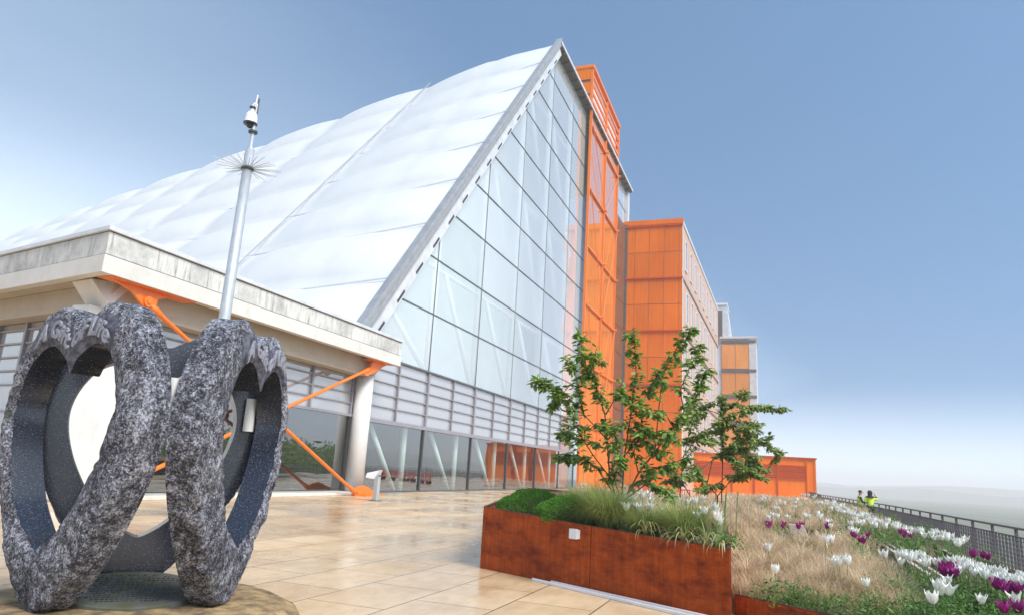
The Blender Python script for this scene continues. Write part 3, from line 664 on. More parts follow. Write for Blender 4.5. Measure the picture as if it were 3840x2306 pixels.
for yy in (85.0, 103.0):
    m = MB(); m.box(XS - 2.5, XS - .2, yy, yy + .3, 51.3, 56.8); m.build('end_panel', M['orange'], tw)
for zz in (52.6, 54.8):
    m = MB(); m.box(XS - 2.45, XS - .2, 84.93, 84.997, zz, zz + .25); m.build('end_rail', M['dark'], tw)

# ------------------------------------------------------------------ orange office block
BY, BX0, BX1, BH, BE = 113.0, -22.9, -13.1, 43.4, 177.5
blk = thing('office_block', (BX0 + 5, BY + 30, 0), 'orange clad block with a pinkish side wall of tall narrow windows', 'building')
SK = 1.3 / 67.0                              # the side wall is turned about a degree
def sx(y): return (y - BY) * SK
def sbox(m, x0, x1, y0, y1, z0, z1):
    return m.hexa([(x0 + sx(y0), y0, z0), (x1 + sx(y0), y0, z0), (x1 + sx(y1), y1, z0), (x0 + sx(y1), y1, z0)], [(x0 + sx(y0), y0, z1), (x1 + sx(y0), y0, z1), (x1 + sx(y1), y1, z1), (x0 + sx(y1), y1, z1)])
m = MB(); sbox(m, BX0, BX1, BY, BE, 0, BH); m.build('body', M['beige'], blk)
ZB = [0, 7.6, 12.0, 16.4, 20.8, 25.2, 29.6, 34.0, 38.5, 43.15]
XSs = [BX0 + .02, -20.95, -18.52, -16.1, -13.62, BX1 + .05]
pn = MB()
for a, c in zip(ZB[:-1], ZB[1:]):
    for x0, x1 in zip(XSs[:-1], XSs[1:]):
        pn.box(x0 + .03, x1 - .03, BY - .12, BY - .003, a + .05, c - .05)
pn.build('cladding', M['orange'], blk)
for zz in (7.6, 16.4, 25.2, 34.0, 43.15):
    m = MB(); m.box(BX0 + .1, BX1 + .12, BY - .38, BY - .122, zz - .16, zz + .1); m.build('ledge', M['orange_dark'], blk)
m = MB(); m.box(BX0 + .05, BX1 + .1, BY - .16, BY + .4, BH, BH + .85); m.build('parapet', M['orange'], blk)
m = MB(); sbox(m, BX1 - .35, BX1 + .14, BY + .4, BE, BH - .1, BH + .5); m.build('roof_edge', M['trim'], blk)
m = MB(); m.box(BX1 + .003, BX1 + .1, BY - .1, BY + .35, 0, BH - .1); m.build('corner_trim', M['trim_light'], blk)
m = MB(); m.box(BX0 - .1, BX0 + .7, BY - .3, BY - .14, 0, BH + .2); m.build('drain_pipe', M['soffit'], blk)
m = MB()
for a, c in zip(ZB[:-1], ZB[1:]): m.box(BX0 + .1, BX0 + .3, 103.6, BY - .4, a + .05, c - .05)
m.build('link_panel', M['brown_panel'], blk)
for zz in (7.6, 16.4, 25.2, 34.0):
    m = MB(); sbox(m, BX1 + .002, BX1 + .12, BY + .4, BE - 1, zz - .3, zz + .1); m.build('string_course', M['soffit'], blk)
win0 = None
for fz in (2.2, 10, 18.6, 27.4, 36.2):
    for i in range(9):
        yy = BY + 3.2 + i * 6.8 + (1.5 if int(fz) % 2 else 0)
        m = MB(); sbox(m, BX1 + .004, BX1 + .04, yy, yy + 1.9, fz, fz + 5.0); w = m.build('window', M['win'], blk)
        m = MB()
        sbox(m, BX1 + .002, BX1 + .16, yy - .22, yy, fz - .2, fz + 5.2); sbox(m, BX1 + .002, BX1 + .16, yy + 1.9, yy + 2.12, fz - .2, fz + 5.2)
        sbox(m, BX1 + .002, BX1 + .16, yy, yy + 1.9, fz + 5.0, fz + 5.2); sbox(m, BX1 + .002, BX1 + .2, yy, yy + 1.9, fz - .2, fz)
        m.build('frame', M['trim_light'], w)
# ------------------------------------------------------------------ far tower
TY = 178.0
ft = thing('stair_tower', (-7, TY + 4, 0), 'haze paled orange panelled tower with grey frame beyond the office block', 'tower')
m = MB(); m.box(-11.7, -2.95, TY + .2, TY + 12, 0, 36.4); m.build('body', M['trim'], ft)
m = MB()
for z0, z1 in ((22.6, 27.9), (28.9, 34.9), (16, 21.6), (9, 15), (0, 8)):
    for x0, x1 in ((-11.0, -7.9), (-7.8, -4.7)): m.box(x0, x1, TY - .05, TY + .197, z0, z1)
m.build('panel', M['orange_hazed'], ft)
for zz in (8.5, 15.5, 22.1, 28.4, 35.6):
    m = MB(); m.box(-11.2, -3.0, TY - .25, TY - .06, zz - .35, zz + .35); m.build('band', M['soffit'], ft)
m = MB(); m.box(-4.6, -3.0, TY - .12, TY + .19, 0, 36.5); m.build('corner_frame', M['trim'], ft)
m = MB(); m.box(-11.4, -2.7, TY - .3, TY + 12.2, 36.4, 36.9); m.build('roof_edge', M['trim'], ft)
m = MB(); m.tube([(-9.5, TY + 3, 36.9), (-9.5, TY + 3, 40)], .07, 6); m.build('aerial', M['trim_light'], ft)

# grey plant room behind, rising over the tower roof
m = MB(); m.hexa([(-14.6, TY + 3.0, 37), (-8.9, TY + 3.0, 37), (-8.9, TY + 11.5, 37), (-14.6, TY + 11.5, 37)], [(-14.6, TY + 3.0, 45.6), (-9.9, TY + 3.0, 45.6), (-9.9, TY + 11.5, 45.6), (-14.6, TY + 11.5, 45.6)]); m.build('plant_room', M['trim'], ft)
m = MB(); m.box(-13.2, -11.0, TY + 2.85, TY + 2.997, 37.3, 44.2); m.build('plant_room_louvre', M['soffit'], ft)
m = MB(); m.box(-14.8, -9.7, TY + 2.7, TY + 11.6, 45.6, 46.1); m.build('plant_room_edge', M['trim_light'], ft)

# ------------------------------------------------------------------ low orange enclosure
ew = thing('plant_enclosure', (0, 131, 0), 'low bright orange panelled enclosure with a louvred upper part', 'enclosure')
def ey(x): return 130.4 + (x - 6.9) * .1
m = MB(); m.hexa([(-16, ey(-16), 0), (6.9, ey(6.9), 0), (6.9, 140, 0), (-16, 140, 0)], [(-16, ey(-16), 6.45), (6.9, ey(6.9), 6.45), (6.9, 140, 6.45), (-16, 140, 6.45)]); m.build('wall', M['orange_hot'], ew)
m = MB()
for i in range(9):
    z = 2.95 + i * .27
    m.hexa([(-13, ey(-13) - .22, z), (5.4, ey(5.4) - .22, z), (5.4, ey(5.4) - .003, z + .06), (-13, ey(-13) - .003, z + .06)], [(-13, ey(-13) - .22, z + .08), (5.4, ey(5.4) - .22, z + .08), (5.4, ey(5.4) - .003, z + .2), (-13, ey(-13) - .003, z + .2)])
m.build('louvre', M['orange_dark'], ew)
m = MB()
for x in (-6.5, -2.9, .8): m.box(x, x + .12, ey(x) - .25, ey(x) - .01, .1, 6.2)
m.build('post', M['orange_dark'], ew)
m = MB(); m.hexa([(-16, ey(-16) - .3, 6.45), (7.1, ey(7.1) - .3, 6.45), (7.1, 140, 6.45), (-16, 140, 6.45)], [(-16, ey(-16) - .3, 6.65), (7.1, ey(7.1) - .3, 6.65), (7.1, 140, 6.65), (-16, 140, 6.65)]); m.build('coping', M['orange_dark'], ew)
m = MB(); m.box(5.42, 5.6, ey(5.5) - .2, ey(5.5) - .01, .1, 6.2); m.box(6.6, 6.88, ey(6.8) - .12, ey(6.8) - .01, .1, 6.4); m.build('end_post', M['orange_hot'], ew)

# ------------------------------------------------------------------ terrace railing
path = [Vector((5.75, 7, 0)), Vector((5.75, 44, 0)), Vector((4.6, 80, 0)), Vector((5.6, 128, 0))]
rl = thing('railing', (5.75, 30, 0), 'long dark steel railing with flat upright bars along the terrace edge', 'railing')
HR = 1.19
m = MB()
for a, b in zip(path[:-1], path[1:]):
    m.beam(a + UP * HR, b + UP * HR, .13, .05); m.beam(a + UP * .12, b + UP * .12, .05, .04); m.beam(a + UP * .98, b + UP * .98, .04, .03)
m.build('handrail', M['rail'], rl)
bars = MB(); d = 0; posts = []
for a, b in zip(path[:-1], path[1:]):
    n = int((b - a).length / .3); dr = (b - a).normalized()
    for i in range(n):
        p = a + (b - a) * i / n
        if i % 7 == 0: posts.append((p, dr)); continue
        bars.beam(p + UP * .14, p + UP * .97, .05, .03, up=dr)
    for q in range(7): bars.beam(a + UP * (.22 + q * .11), b + UP * (.22 + q * .11), .014, .014)
bars.build('bars', M['rail'], rl)
for p, dr in posts[:95]:
    m = MB(); m.beam(p, p + UP * (HR - .025), .07, .045, up=dr); m.build('post', M['rail'], rl)

# ------------------------------------------------------------------ sculpture of three stone hearts
SC = Vector((-6.775, 6.44, 0)); SZ = .25
sculpt = thing('heart_sculpture', (SC.x, SC.y, SZ), 'three tall rough granite hearts carved with A Gift of Life, standing in a ring', 'sculpture')
def smooth_closed(pts, n):
    """closed Catmull-Rom through pts; a repeated point keeps a sharp corner"""
    out = []; k = len(pts)
    for i in range(n):
        s = i / n * k; j = int(s); t = s - j
        p0, p1, p2, p3 = (Vector(pts[(j + q) % k]) for q in (-1, 0, 1, 2))
        out.append(.5 * ((2 * p1) + (-p0 + p2) * t + (2 * p0 - 5 * p1 + 4 * p2 - p3) * t * t + (-p0 + 3 * p1 - 3 * p2 + p3) * t ** 3))
    return out
OUT = [(0, 2.97), (.28, 3.05), (.62, 3.13), (.95, 3.03), (1.2, 2.72), (1.315, 2.25), (1.27, 1.75), (1.08, 1.2), (.78, .68), (.42, .22), (.16, .0), (-.16, .0)]
def mirror(right, bottom_center):
    left = [(-x, z) for x, z in right[1:]][::-1]
    return right + left
OUTL = mirror([(0, 2.92), (.20, 3.02), (.50, 3.13), (.78, 3.02), (1.0, 2.76), (1.18, 2.42), (1.285, 2.02), (1.25, 1.6), (1.05, 1.1), (.72, .58), (.37, .16), (.10, .0)], None)
HOLE = mirror([(0, 2.38), (.10, 2.51), (.38, 2.68), (.68, 2.58), (.87, 2.28), (.92, 1.93), (.81, 1.50), (.57, 1.05), (.27, .73), (.05, .58)], None)
HT = .33
def resample(fn_pts, n):
    dense = smooth_closed(fn_pts, 1200); acc = [0]
    for i in range(1200): acc.append(acc[-1] + (dense[(i + 1) % 1200] - dense[i]).length)
    out = []; j = 0
    for i in range(n):
        tgt = acc[-1] * i / n
        while acc[j + 1] < tgt: j += 1
        t = (tgt - acc[j]) / max(1e-9, acc[j + 1] - acc[j]); out.append(dense[j % 1200].lerp(dense[(j + 1) % 1200], t))
    return out
def heart_frame(az, r=1.074):
    a = R(az); n = Vector((math.cos(a), math.sin(a), 0)); t = Vector((-n.y, n.x, 0)); return n, t, n * r
def make_heart(az, seed, hshift, hscale, name='heart'):
    n, t, c = heart_frame(az)
    NS = 300
    hole = [(x * hscale + hshift, z) for x, z in HOLE]
    o_ = resample(OUTL, NS); i_ = resample(hole, NS)
    # cross section: hole back edge -> hole front edge -> front face -> rounded outer side -> outer back edge -> back face
    prof = []                                    # (blend hole->outer, depth, outward bulge, rough)
    for k in range(6): prof.append((0, -HT + HT * k / 6, 0, 0))
    for k in range(11):
        s = k / 11; prof.append((s * .90, .04 * math.sin(s * math.pi), 0, 1))
    for k in range(6):
        a = k / 6 * math.pi / 2; prof.append((.90 + .10 * math.sin(a), -.06 * (1 - math.cos(a)), 0, 1))
    for k in range(6): prof.append((1, -.06 - (HT - .08) * k / 6, .03 * math.sin(k / 6 * math.pi), 1))
    for k in range(5): prof.append((1 - k / 5, -HT, 0, 0))
    vs, fs, mi = [], [], []; npf = len(prof)
    for s in range(NS):
        A, B = i_[s], o_[s]
        for bl, d, bu, rg in prof:
            p = A.lerp(B, bl); x, z = p.x, p.y
            q = Vector((x, z, d))
            if rg:
                w = noise.fractal(Vector((x * 2.6 + seed, z * 2.6, d * 2.6)), 1, 2, 5)
                w2 = noise.noise(Vector((x * 13, z * 13 + seed, d * 13)))
                w3 = noise.noise(Vector((x * 27, z * 27 + seed, d * 27)))
                band = 1 if z < 2.15 or abs(x) > 1.02 or bl > .9 else .35          # dressed band that carries the lettering
                amt = (.036 * w + .016 * w2 + .010 * w3) * band
                if bl > .9: p2 = p + (B - A).normalized() * amt; x, z = p2.x, p2.y
                d = d + (amt if bl <= .9 else amt * .3)
                if bl == 0: d = d - abs(amt) * .5
            vs.append(c + t * x + n * d + UP * z)
    for s in range(NS):
        s2 = (s + 1) % NS
        for k in range(npf):
            k2 = (k + 1) % npf
            fs.append((s * npf + k, s2 * npf + k, s2 * npf + k2, s * npf + k2)); ff = prof[k][3] and (prof[k2][3] or prof[k][0] >= 1); pm = i_[s].lerp(o_[s], prof[k][0])
            mi.append((2 if prof[k][0] < .74 and prof[k][3] and k < 15 and pm.y > 2.34 + .35 * abs(pm.x - hshift) + .03 * noise.noise(Vector((pm.x * 9, pm.y * 9, seed))) and abs(pm.x - hshift) < .80 else 0) if ff else 1)
    m = MB(); m.v = [tuple(v) for v in vs]; m.f = fs; m.m = mi
    ho = m.build(name, [M['stone_rough'], M['stone_polished'], M['stone_dressed']] if hshift else [M['stone_rough'], M['stone_polished'], M['stone_rough']], sculpt, local=True)
    for p in ho.data.polygons: p.use_smooth = True
    bm = bmesh.new(); bm.from_mesh(ho.data); bmesh.ops.recalc_face_normals(bm, faces=bm.faces)
    for e in bm.edges:
        if len(e.link_faces) == 2 and 1 in (e.link_faces[0].material_index, e.link_faces[1].material_index) and e.link_faces[0].material_index != e.link_faces[1].material_index: e.smooth = False
        elif len(e.link_faces) == 2 and e.calc_face_angle(0) > R(55) : e.smooth = False
    bm.to_mesh(ho.data); bm.free()
    return ho
def lettering(heart, az, text, width, zc, hshift, size, arch, shear=.22):
    """raised lettering bent along the double arch of the heart"""
    n, t, c = heart_frame(az)
    cu = bpy.data.curves.new('letters', 'FONT'); cu.body = text; cu.size = size; cu.extrude = .014; cu.bevel_depth = .005; cu.shear = shear; cu.offset = .006; cu.space_character = 1.05; cu.resolution_u = 3
    to = bpy.data.objects.new('letters', cu); col.objects.link(to); bpy.context.view_layer.update()
    me = bpy.data.meshes.new_from_object(to.evaluated_get(bpy.context.evaluated_depsgraph_get()))
    bpy.data.objects.remove(to); bpy.data.curves.remove(cu)
    xs = [v.co.x for v in me.vertices]; x0, x1 = min(xs), max(xs)
    for v in me.vertices:
        u = (v.co.x - x0) / (x1 - x0) * 2 - 1; x = u * width / 2
        z = zc + arch * (math.cos((abs(u) - .55) * math.pi * 1.15) - .5) + v.co.y
        v.co = c + t * (x + hshift) + n * (.040 + v.co.z) + UP * z
    me.materials.append(M['stone_letter'])
    o = bpy.data.objects.new('lettering', me); col.objects.link(o); o.parent = heart
    o['label'] = 'raised carved lettering reading ' + text
AZ0 = -100.505
hA = make_heart(AZ0, 1.7, -.11, 1.04); hB = make_heart(AZ0 + 120, 9.1, .17, .96); hC = make_heart(AZ0 + 240, 17.4, 0, 1.04)
hA['label'] = 'front heart with A Gift of Life across its top'; hB['label'] = 'mossy right hand heart with A Gift of Life across its top'; hC['label'] = 'rear heart showing its dark polished inner face'
lettering(hA, AZ0, 'A Gift of Life', 1.42, 2.715, -.10, .27, .12); lettering(hB, AZ0 + 120, 'A Gift of Life', 1.34, 2.71, .17, .27, .12)
# pale spacer rods between neighbouring hearts
for az, s in ((AZ0 + 60, 1.3), (AZ0 + 180, 1.27), (AZ0 + 300, 1.46)):
    a = R(az); p = Vector((math.cos(a), math.sin(a), 0)) * s
    m = MB(); m.tube([p + UP * 1.93, p + UP * 2.36], .07, 16); m.build('spacer', M['column'], sculpt, local=True)
# moss patch low on the right heart is part of its stone; base boulder and plaque are things of their own
m = MB(); NR = 72
prof = [(0.02, .0), (1.3, .0), (1.78, .0), (1.84, .05), (1.80, .13), (1.66, .2), (1.35, .235), (.7, .245), (.02, .248)]
pts = []
for r_, z_ in prof:
    for k in range(NR):
        a = 2 * math.pi * k / NR; w = 1 + .05 * noise.noise(Vector((math.cos(a) * 1.5, math.sin(a) * 1.5, 3))) + .015 * noise.noise(Vector((math.cos(a) * 6, math.sin(a) * 6, z_ * 20)))
        pts.append((SC.x + r_ * w * math.cos(a), SC.y + r_ * w * math.sin(a), z_ + (.02 * noise.noise(Vector((r_ * 4 * math.cos(a), r_ * 4 * math.sin(a), 1))) if z_ > .1 else 0)))
fs = []
for i in range(len(prof) - 1):
    for k in range(NR): fs.append((i * NR + k, i * NR + (k + 1) % NR, (i + 1) * NR + (k + 1) % NR, (i + 1) * NR + k))
fs.append(tuple(range(NR))[::-1]); fs.append(tuple((len(prof) - 1) * NR + k for k in range(NR)))
m.add(pts, fs); bo = m.build('plinth_stone', M['plinth'], smooth=True); tag(bo, 'round low ochre boulder slab carrying the heart sculpture', 'plinth')
# tilted round plaque with worn inscription
pl = thing('plaque', (SC.x, SC.y, .27), 'round dark stone plaque lying between the feet of the hearts', 'plaque')
tilt = Matrix.Rotation(R(6), 4, Vector((.68, .73, 0)))
m = MB(); m.lathe((0, 0, 0), [(.70, .0), (.72, .015), (.72, .075), (.70, .085)], 56)
m.v = [tuple(tilt @ Vector(v)) for v in m.v]; m.build('disc', [M['plaque']], pl, local=True)
m = MB(); rnd = random.Random(5)
ex = Vector((.68, .73, 0)); eyy = Vector((-.73, .68, 0))
for i in range(14):
    yv = .50 - i * .077; half = math.sqrt(max(0, .60 ** 2 - yv ** 2)); x = -half
    while x < half - .05:
        w = rnd.uniform(.012, .04)
        if rnd.random() < .85:
            q = [ex * xx + eyy * zz for xx, zz in ((x, yv), (x + w, yv + .004), (x + w + .008, yv + rnd.uniform(.02, .036)), (x + .008, yv + rnd.uniform(.02, .036)))]
            m.hexa([tuple(tilt @ (p + UP * .0856)) for p in q], [tuple(tilt @ (p + UP * .09)) for p in q])
        x += w + .018
tag(m.build('inscription', M['black_plastic'], pl, local=True), kind='stuff')

# ------------------------------------------------------------------ camera mast
ms = thing('camera_mast', (-15.07, 16.03, 0), 'tall galvanised mast with a white dome camera and a collar of spikes', 'camera mast')
m = MB(); m.tube([(-15.07, 16.03, 0), (-15.07, 16.03, 11.1)], [.19, .145], 20); m.tube([(-15.07, 16.03, 11.1), (-15.07, 16.03, 11.16)], .1, 20); mp_ = m.build('pole', M['galv'], ms, smooth=False)
for p in mp_.data.polygons: p.use_smooth = len(p.vertices) == 4
m = MB(); m.lathe((-15.07, 16.03, 0), [(.30, .005), (.30, .04), (.24, .05)], 24); m.build('base_plate', M['galv'], ms)
m = MB(); m.tube([(-15.07, 16.03, 11.16), (-15.07, 16.03, 12.2)], .055, 12); m.build('mast_tube', M['galv'], ms)
m = MB(); m.lathe((-15.07, 16.03, 11.66), [(.09, 0), (.14, .01), (.14, .07), (.09, .08)], 20); m.build('collar', M['dark'], ms)
m = MB(); m.lathe((-15.07, 16.03, 10.42), [(.155, 0), (.19, .01), (.19, .09), (.155, .1)], 20); sc_ = m.build('spike_collar', M['dark'], ms)
m = MB()
for k in range(30):
    a = 2 * math.pi * k / 30 + .05; b = Vector((-15.07 + .17 * math.cos(a), 16.03 + .17 * math.sin(a), 10.47)); d = Vector((math.cos(a), math.sin(a), .10 + .06 * math.sin(k * 2.1))) * (.78 + .06 * math.sin(k * 5))
    m.tube([b, b + d], [.013, .008], 5)
m.build('spikes', M['galv'], sc_)
cx, cy_ = -15.17, 15.97
m = MB(); m.lathe((cx, cy_, 11.98), [(.2, 0), (.205, .02), (.19, .05), (.185, .2), (.165, .3), (.12, .37), (.06, .41), (.05, .5), (.03, .52)], 28); cm_ = m.build('camera_housing', M['white_plastic'], ms, smooth=True)
m = MB(); m.lathe((cx, cy_, 11.94), [(.2, 0), (.215, .01), (.215, .045), (.19, .05)], 28); m.build('rim', M['black_plastic'], cm_)
m = MB(); prof = [(.13 * math.cos(a), -.13 * math.sin(a)) for a in [R(x) for x in range(0, 85, 12)]]; m.lathe((cx, cy_, 11.94), prof, 24); m.build('lens_dome', M['black_plastic'], cm_, smooth=True)
m = MB(); m.tube([(cx, cy_, 12.48), (cx, cy_, 12.62), (cx + .04, cy_ + .03, 12.68), (-15.07, 16.03, 12.66), (-15.07, 16.03, 12.2)], .03, 10); m.build('bracket_arm', M['white_plastic'], ms, smooth=True)
m = MB(); m.lathe((cx, cy_, 12.50), [(.05, 0), (.1, .01), (.1, .04), (.05, .05)], 16); m.build('bracket_ring', M['dark'], ms)
m = MB(); m.tube([(cx + .13, cy_ + .08, 12.34), (cx + .13, cy_ + .08, 12.86)], .03, 8); m.build('aerial', M['rail'], ms)
m = MB(); m.tube([(cx + .06, cy_ + .04, 12.55), (cx + .075, cy_ + .05, 12.98)], .022, 8); m.build('aerial', M['white_plastic'], ms)

# ------------------------------------------------------------------ bollard by the column
bl = thing('bollard', (-18.2, 31.05, 0), 'slim grey bollard with a side facing lamp head beside the white column', 'bollard')
m = MB(); m.box(-18.33, -18.09, 30.93, 31.17, 0, 1.42); m.build('post', M['galv'], bl, bevel=.02)
m = MB(); m.hexa([(-18.62, 30.6, 1.08), (-18.30, 30.82, 1.02), (-18.30, 31.16, 1.02), (-18.62, 30.95, 1.08)], [(-18.58, 30.63, 1.3), (-18.02, 30.9, 1.47), (-18.02, 31.2, 1.47), (-18.58, 30.98, 1.34)]); hd_ = m.build('head', M['trim_light'], bl, bevel=.02)
m = MB(); m.tube([(-18.09, 30.98, 1.2), (-18.0, 30.95, 1.2)], .035, 10); m.build('button', M['black_plastic'], bl)
m = MB(); m.box(-18.45, -17.97, 30.82, 31.28, .004, .03); m.build('foot_plate', M['soil'], bl)

# ------------------------------------------------------------------ weathering steel planters
A = Vector((-5.36, 13.32, 0)); B = Vector((-2.9, 12.13, 0)); C_ = Vector((-.60, 11.0, 0)); D = Vector((-2.05, 34, 0)); E = Vector((-10.4, 31, 0))
Am = A.lerp(B, .485)
plan = thing('steel_planter', (A.x, A.y, 0), 'tall rusty steel planter holding hedges, grasses and two small trees', 'planter')
def panel(p, q, zp, zq, name='front_panel', th=.012, lip=.055):
    d = (q - p).normalized(); n = Vector((-d.y, d.x, 0))
    m = MB(); m.hexa([p, q, q + n * th, p + n * th], [p + UP * zp, q + UP * zq, q + n * th + UP * zq, p + n * th + UP * zp]); o = m.build(name, M['corten'], plan)
    m = MB(); m.hexa([p + n * .001 + UP * (zp + .0), q + n * .001 + UP * (zq + .0), q + n * lip + UP * zq, p + n * lip + UP * zp], [p + n * .001 + UP * (zp + .012), q + n * .001 + UP * (zq + .012), q + n * lip + UP * (zq + .012), p + n * lip + UP * (zp + .012)]); m.build('rim', M['corten_edge'], o)
    return o
gap = (B - A).normalized() * .008
panel(A, Am - gap * .3, 1.142, 1.088); panel(Am + gap * .3, B - gap, 1.088, 1.03); panel(B + gap, C_, 1.03, .955)
panel(C_ + Vector((.02, .02, 0)), D, .955, 1.05, 'side_panel'); panel(D, E, 1.05, 1.1, 'back_panel'); panel(E, A + Vector((-.01, .02, 0)), 1.1, 1.142, 'side_panel')
m = MB(); m.beam(B + Vector((.02, .03, 0)), B + Vector((.02, .03, 1.0)), .03, .02, up=Vector((1, 0, 0))); m.build('joint_strip', M['corten_edge'], plan)
m = MB(); ins = [A + Vector((.12, .1, 0)), B + Vector((.02, .1, 0)), C_ + Vector((-.08, .12, 0)), D + Vector((-.1, -.1, 0)), E + Vector((.2, -.1, 0))]
m.hexa([p + UP * .05 for p in ins], [p + UP * z for p, z in zip(ins, (1.04, .95, .86, 1.0, 1.0))]); m.build('soil', M['soil'], plan)
# lower planter: front wall runs on to the right, bed rises towards the back
def bed_z(x, y): return .24 + min(max((y - 11) / 20, 0), 1) * .7
low = thing('low_planter', (0, 11, 0), 'long low rusty steel planter full of tulips and dry grass beside the railing', 'planter')
F0 = Vector((-.56, 11.40, 0)); F1 = Vector((3.0, 8.9, 0)); F2 = Vector((4.75, 7.4, 0)); F3 = Vector((4.75, 45, 0)); F4 = Vector((3.9, 62, 0)); F5 = Vector((-2.9, 62, 0))
plan_keep = plan; plan = low
panel(F0, F1, .30, .30); panel(F1, F2, .30, .30); panel(F2, F3, .30, .62, 'side_panel'); panel(F3, F4, .62, .62, 'side_panel')
plan = plan_keep
m = MB(); nx, ny = 14, 60
for j in range(ny + 1):
    y = 7.4 + (62 - 7.4) * (j / ny) ** 1.5
    for i in range(nx + 1):
        fx = i / nx
        xl = F0.x + (F2.x - F0.x) * max(0, (11.4 - y) / 4.0) if y < 11.4 else -.058 * y + .1; xr = 4.73 - max(0, y - 45) * .05
        x = xl + .02 + (xr - xl - .04) * fx
        edge = min(1, min((xr - x) * 2.0, 1.0))
        z = bed_z(x, y) + .05 * noise.noise(Vector((x * 1.3, y * 1.3, 0))); z = .26 + (z - .26) * max(.0, edge) ** .5 if y > 11 else .25
        m.v.append((x, y, z))
for j in range(ny):
    for i in range(nx): a = j * (nx + 1) + i; m.f.append((a, a + 1, a + nx + 2, a + nx + 1)); m.m.append(0)
m.build('soil', M['soil'], low, smooth=True)
# ground strip further back behind the beds reads as dry planting
# timber boards edging the bed, all running away from the camera
boards = [((1.05, 23.0), (1.16, 17.6), .14), ((1.74, 22.4), (1.85, 15.6), .30), ((2.43, 21.0), (2.62, 15.2), .09), ((2.62, 20.5), (2.82, 15.0), .07), ((3.15, 19.9), (3.10, 15.9), .09), ((3.72, 19.8), (3.85, 14.4), .11)]
lab = ['short weathered board in dry grass, nearest the tall planter', 'wide tan board lying across the dry grass bed', 'thin pale board left of the near white tulips', 'thin pale board under the near white tulips', 'pale board between white tulips and purple tulips', 'pale board behind the bright purple tulips, nearest the railing']
for (a, b, w), lb in zip(boards, lab):
    za, zb = bed_z(*a) + .09, bed_z(*b) + .09
    m = MB(); m.beam((a[0], a[1], za), (b[0], b[1], zb), w, .045); o = m.build('timber_board', M['timber'], bevel=.006); tag(o, lb, 'board', 'timber boards laid in the flower bed')
m = MB(); m.hexa([(.40, 18.2, .5), (.85, 18.1, .5), (.85, 18.45, .5), (.40, 18.55, .5)], [(.33, 18.35, 1.02), (.66, 18.25, 1.02), (.66, 18.55, 1.02), (.33, 18.65, 1.02)]); o = m.build('timber_stub', M['timber'], bevel=.01); tag(o, 'short pinkish upright timber stub in the dry grass', 'timber stub')
# electrical box on the planter
n_ = Vector((B - A)).normalized(); nn = Vector((n_.y, -n_.x, 0))
ebase = A + (B - A) * .885
eb = thing('socket_box', (ebase.x, ebase.y, .86), 'small white weatherproof socket box fixed to the rusty planter', 'socket box')
def obox(m, c, d, n, hw, dep0, dep1, z0, z1):
    p = [c - d * hw + n * dep0, c + d * hw + n * dep0, c + d * hw + n * dep1, c - d * hw + n * dep1]
    m.hexa([q + UP * (z0 - c.z) for q in p], [q + UP * (z1 - c.z) for q in p]); return m
ec = Vector((ebase.x, ebase.y, 0))
obox(MB(), ec, n_, nn, .085, .004, .06, .80, .95).build('back_box', M['trim_light'], eb, bevel=.008)
obox(MB(), ec, n_, nn, .092, .063, .105, .795, .965).build('cover', M['white_plastic'], eb, bevel=.012)
obox(MB(), ec, n_, nn, .05, .02, .08, .782, .794).build('cable_gland', M['black_plastic'], eb)
# two white strips on the paving
for (p, q, w), lb in zip((((-4.02, 12.52), (-.9, 10.75), .05), ((-3.66, 12.46), (-.6, 10.82), .04)), ('longer white metal strip lying on the paving by the planter', 'shorter white metal strip lying between the longer strip and the planter')):
    m = MB(); m.beam((p[0], p[1], .024), (q[0], q[1], .024), w, .04); m.beam((p[0], p[1], .0475), (q[0], q[1], .0475), w * .5, .006); o = m.build('metal_strip', M['white_plastic'], bevel=.004); tag(o, lb, 'metal strip', 'white strips on the paving')

# ------------------------------------------------------------------ plants
def blade(m, base, az, length, w, bend, mi=0, seg=3, up0=1.35):
    """a grass blade curving over"""
    d = Vector((math.cos(az), math.sin(az), 0)); s = Vector((-d.y, d.x, 0)); p = Vector(base); ang = up0; n0 = len(m.v)
    for i in range(seg + 1):
        ww = w * (1 - i / seg) ** .7 * .5
        if i < seg: m.v += [tuple(p - s * ww), tuple(p + s * ww)]
        else: m.v.append(tuple(p))
        p = p + (d * math.cos(ang) + UP * math.sin(ang)) * (length / seg); ang -= bend / seg
    for i in range(seg - 1): a = n0 + 2 * i; m.f.append((a, a + 1, a + 3, a + 2)); m.m.append(mi)
    a = n0 + 2 * (seg - 1); m.f.append((a, a + 1, a + 2)); m.m.append(mi)
def leaf(m, p, d, n, ln, w, mi=0):
    """pointed folded leaf"""
    d = d.normalized(); s = d.cross(n)
    if s.length < 1e-3: s = d.cross(Vector((1, 0, 0)))
    s.normalize(); n = s.cross(d)
    q = [p, p + d * ln * .35 + s * w * .5 - n * w * .12, p + d * ln * .72 + s * w * .36 - n * w * .16, p + d * ln - n * w * .3, p + d * ln * .72 - s * w * .36 - n * w * .16, p + d * ln * .35 - s * w * .5 - n * w * .12, p + d * ln * .4 + n * w * .1]
    m.add(q, [(0, 1, 6), (1, 2, 6), (2, 3, 6), (3, 4, 6), (4, 5, 6), (5, 0, 6)], mi)
def rnd_dir(r): return Vector((r.gauss(0, 1), r.gauss(0, 1), r.gauss(0, 1))).normalized()

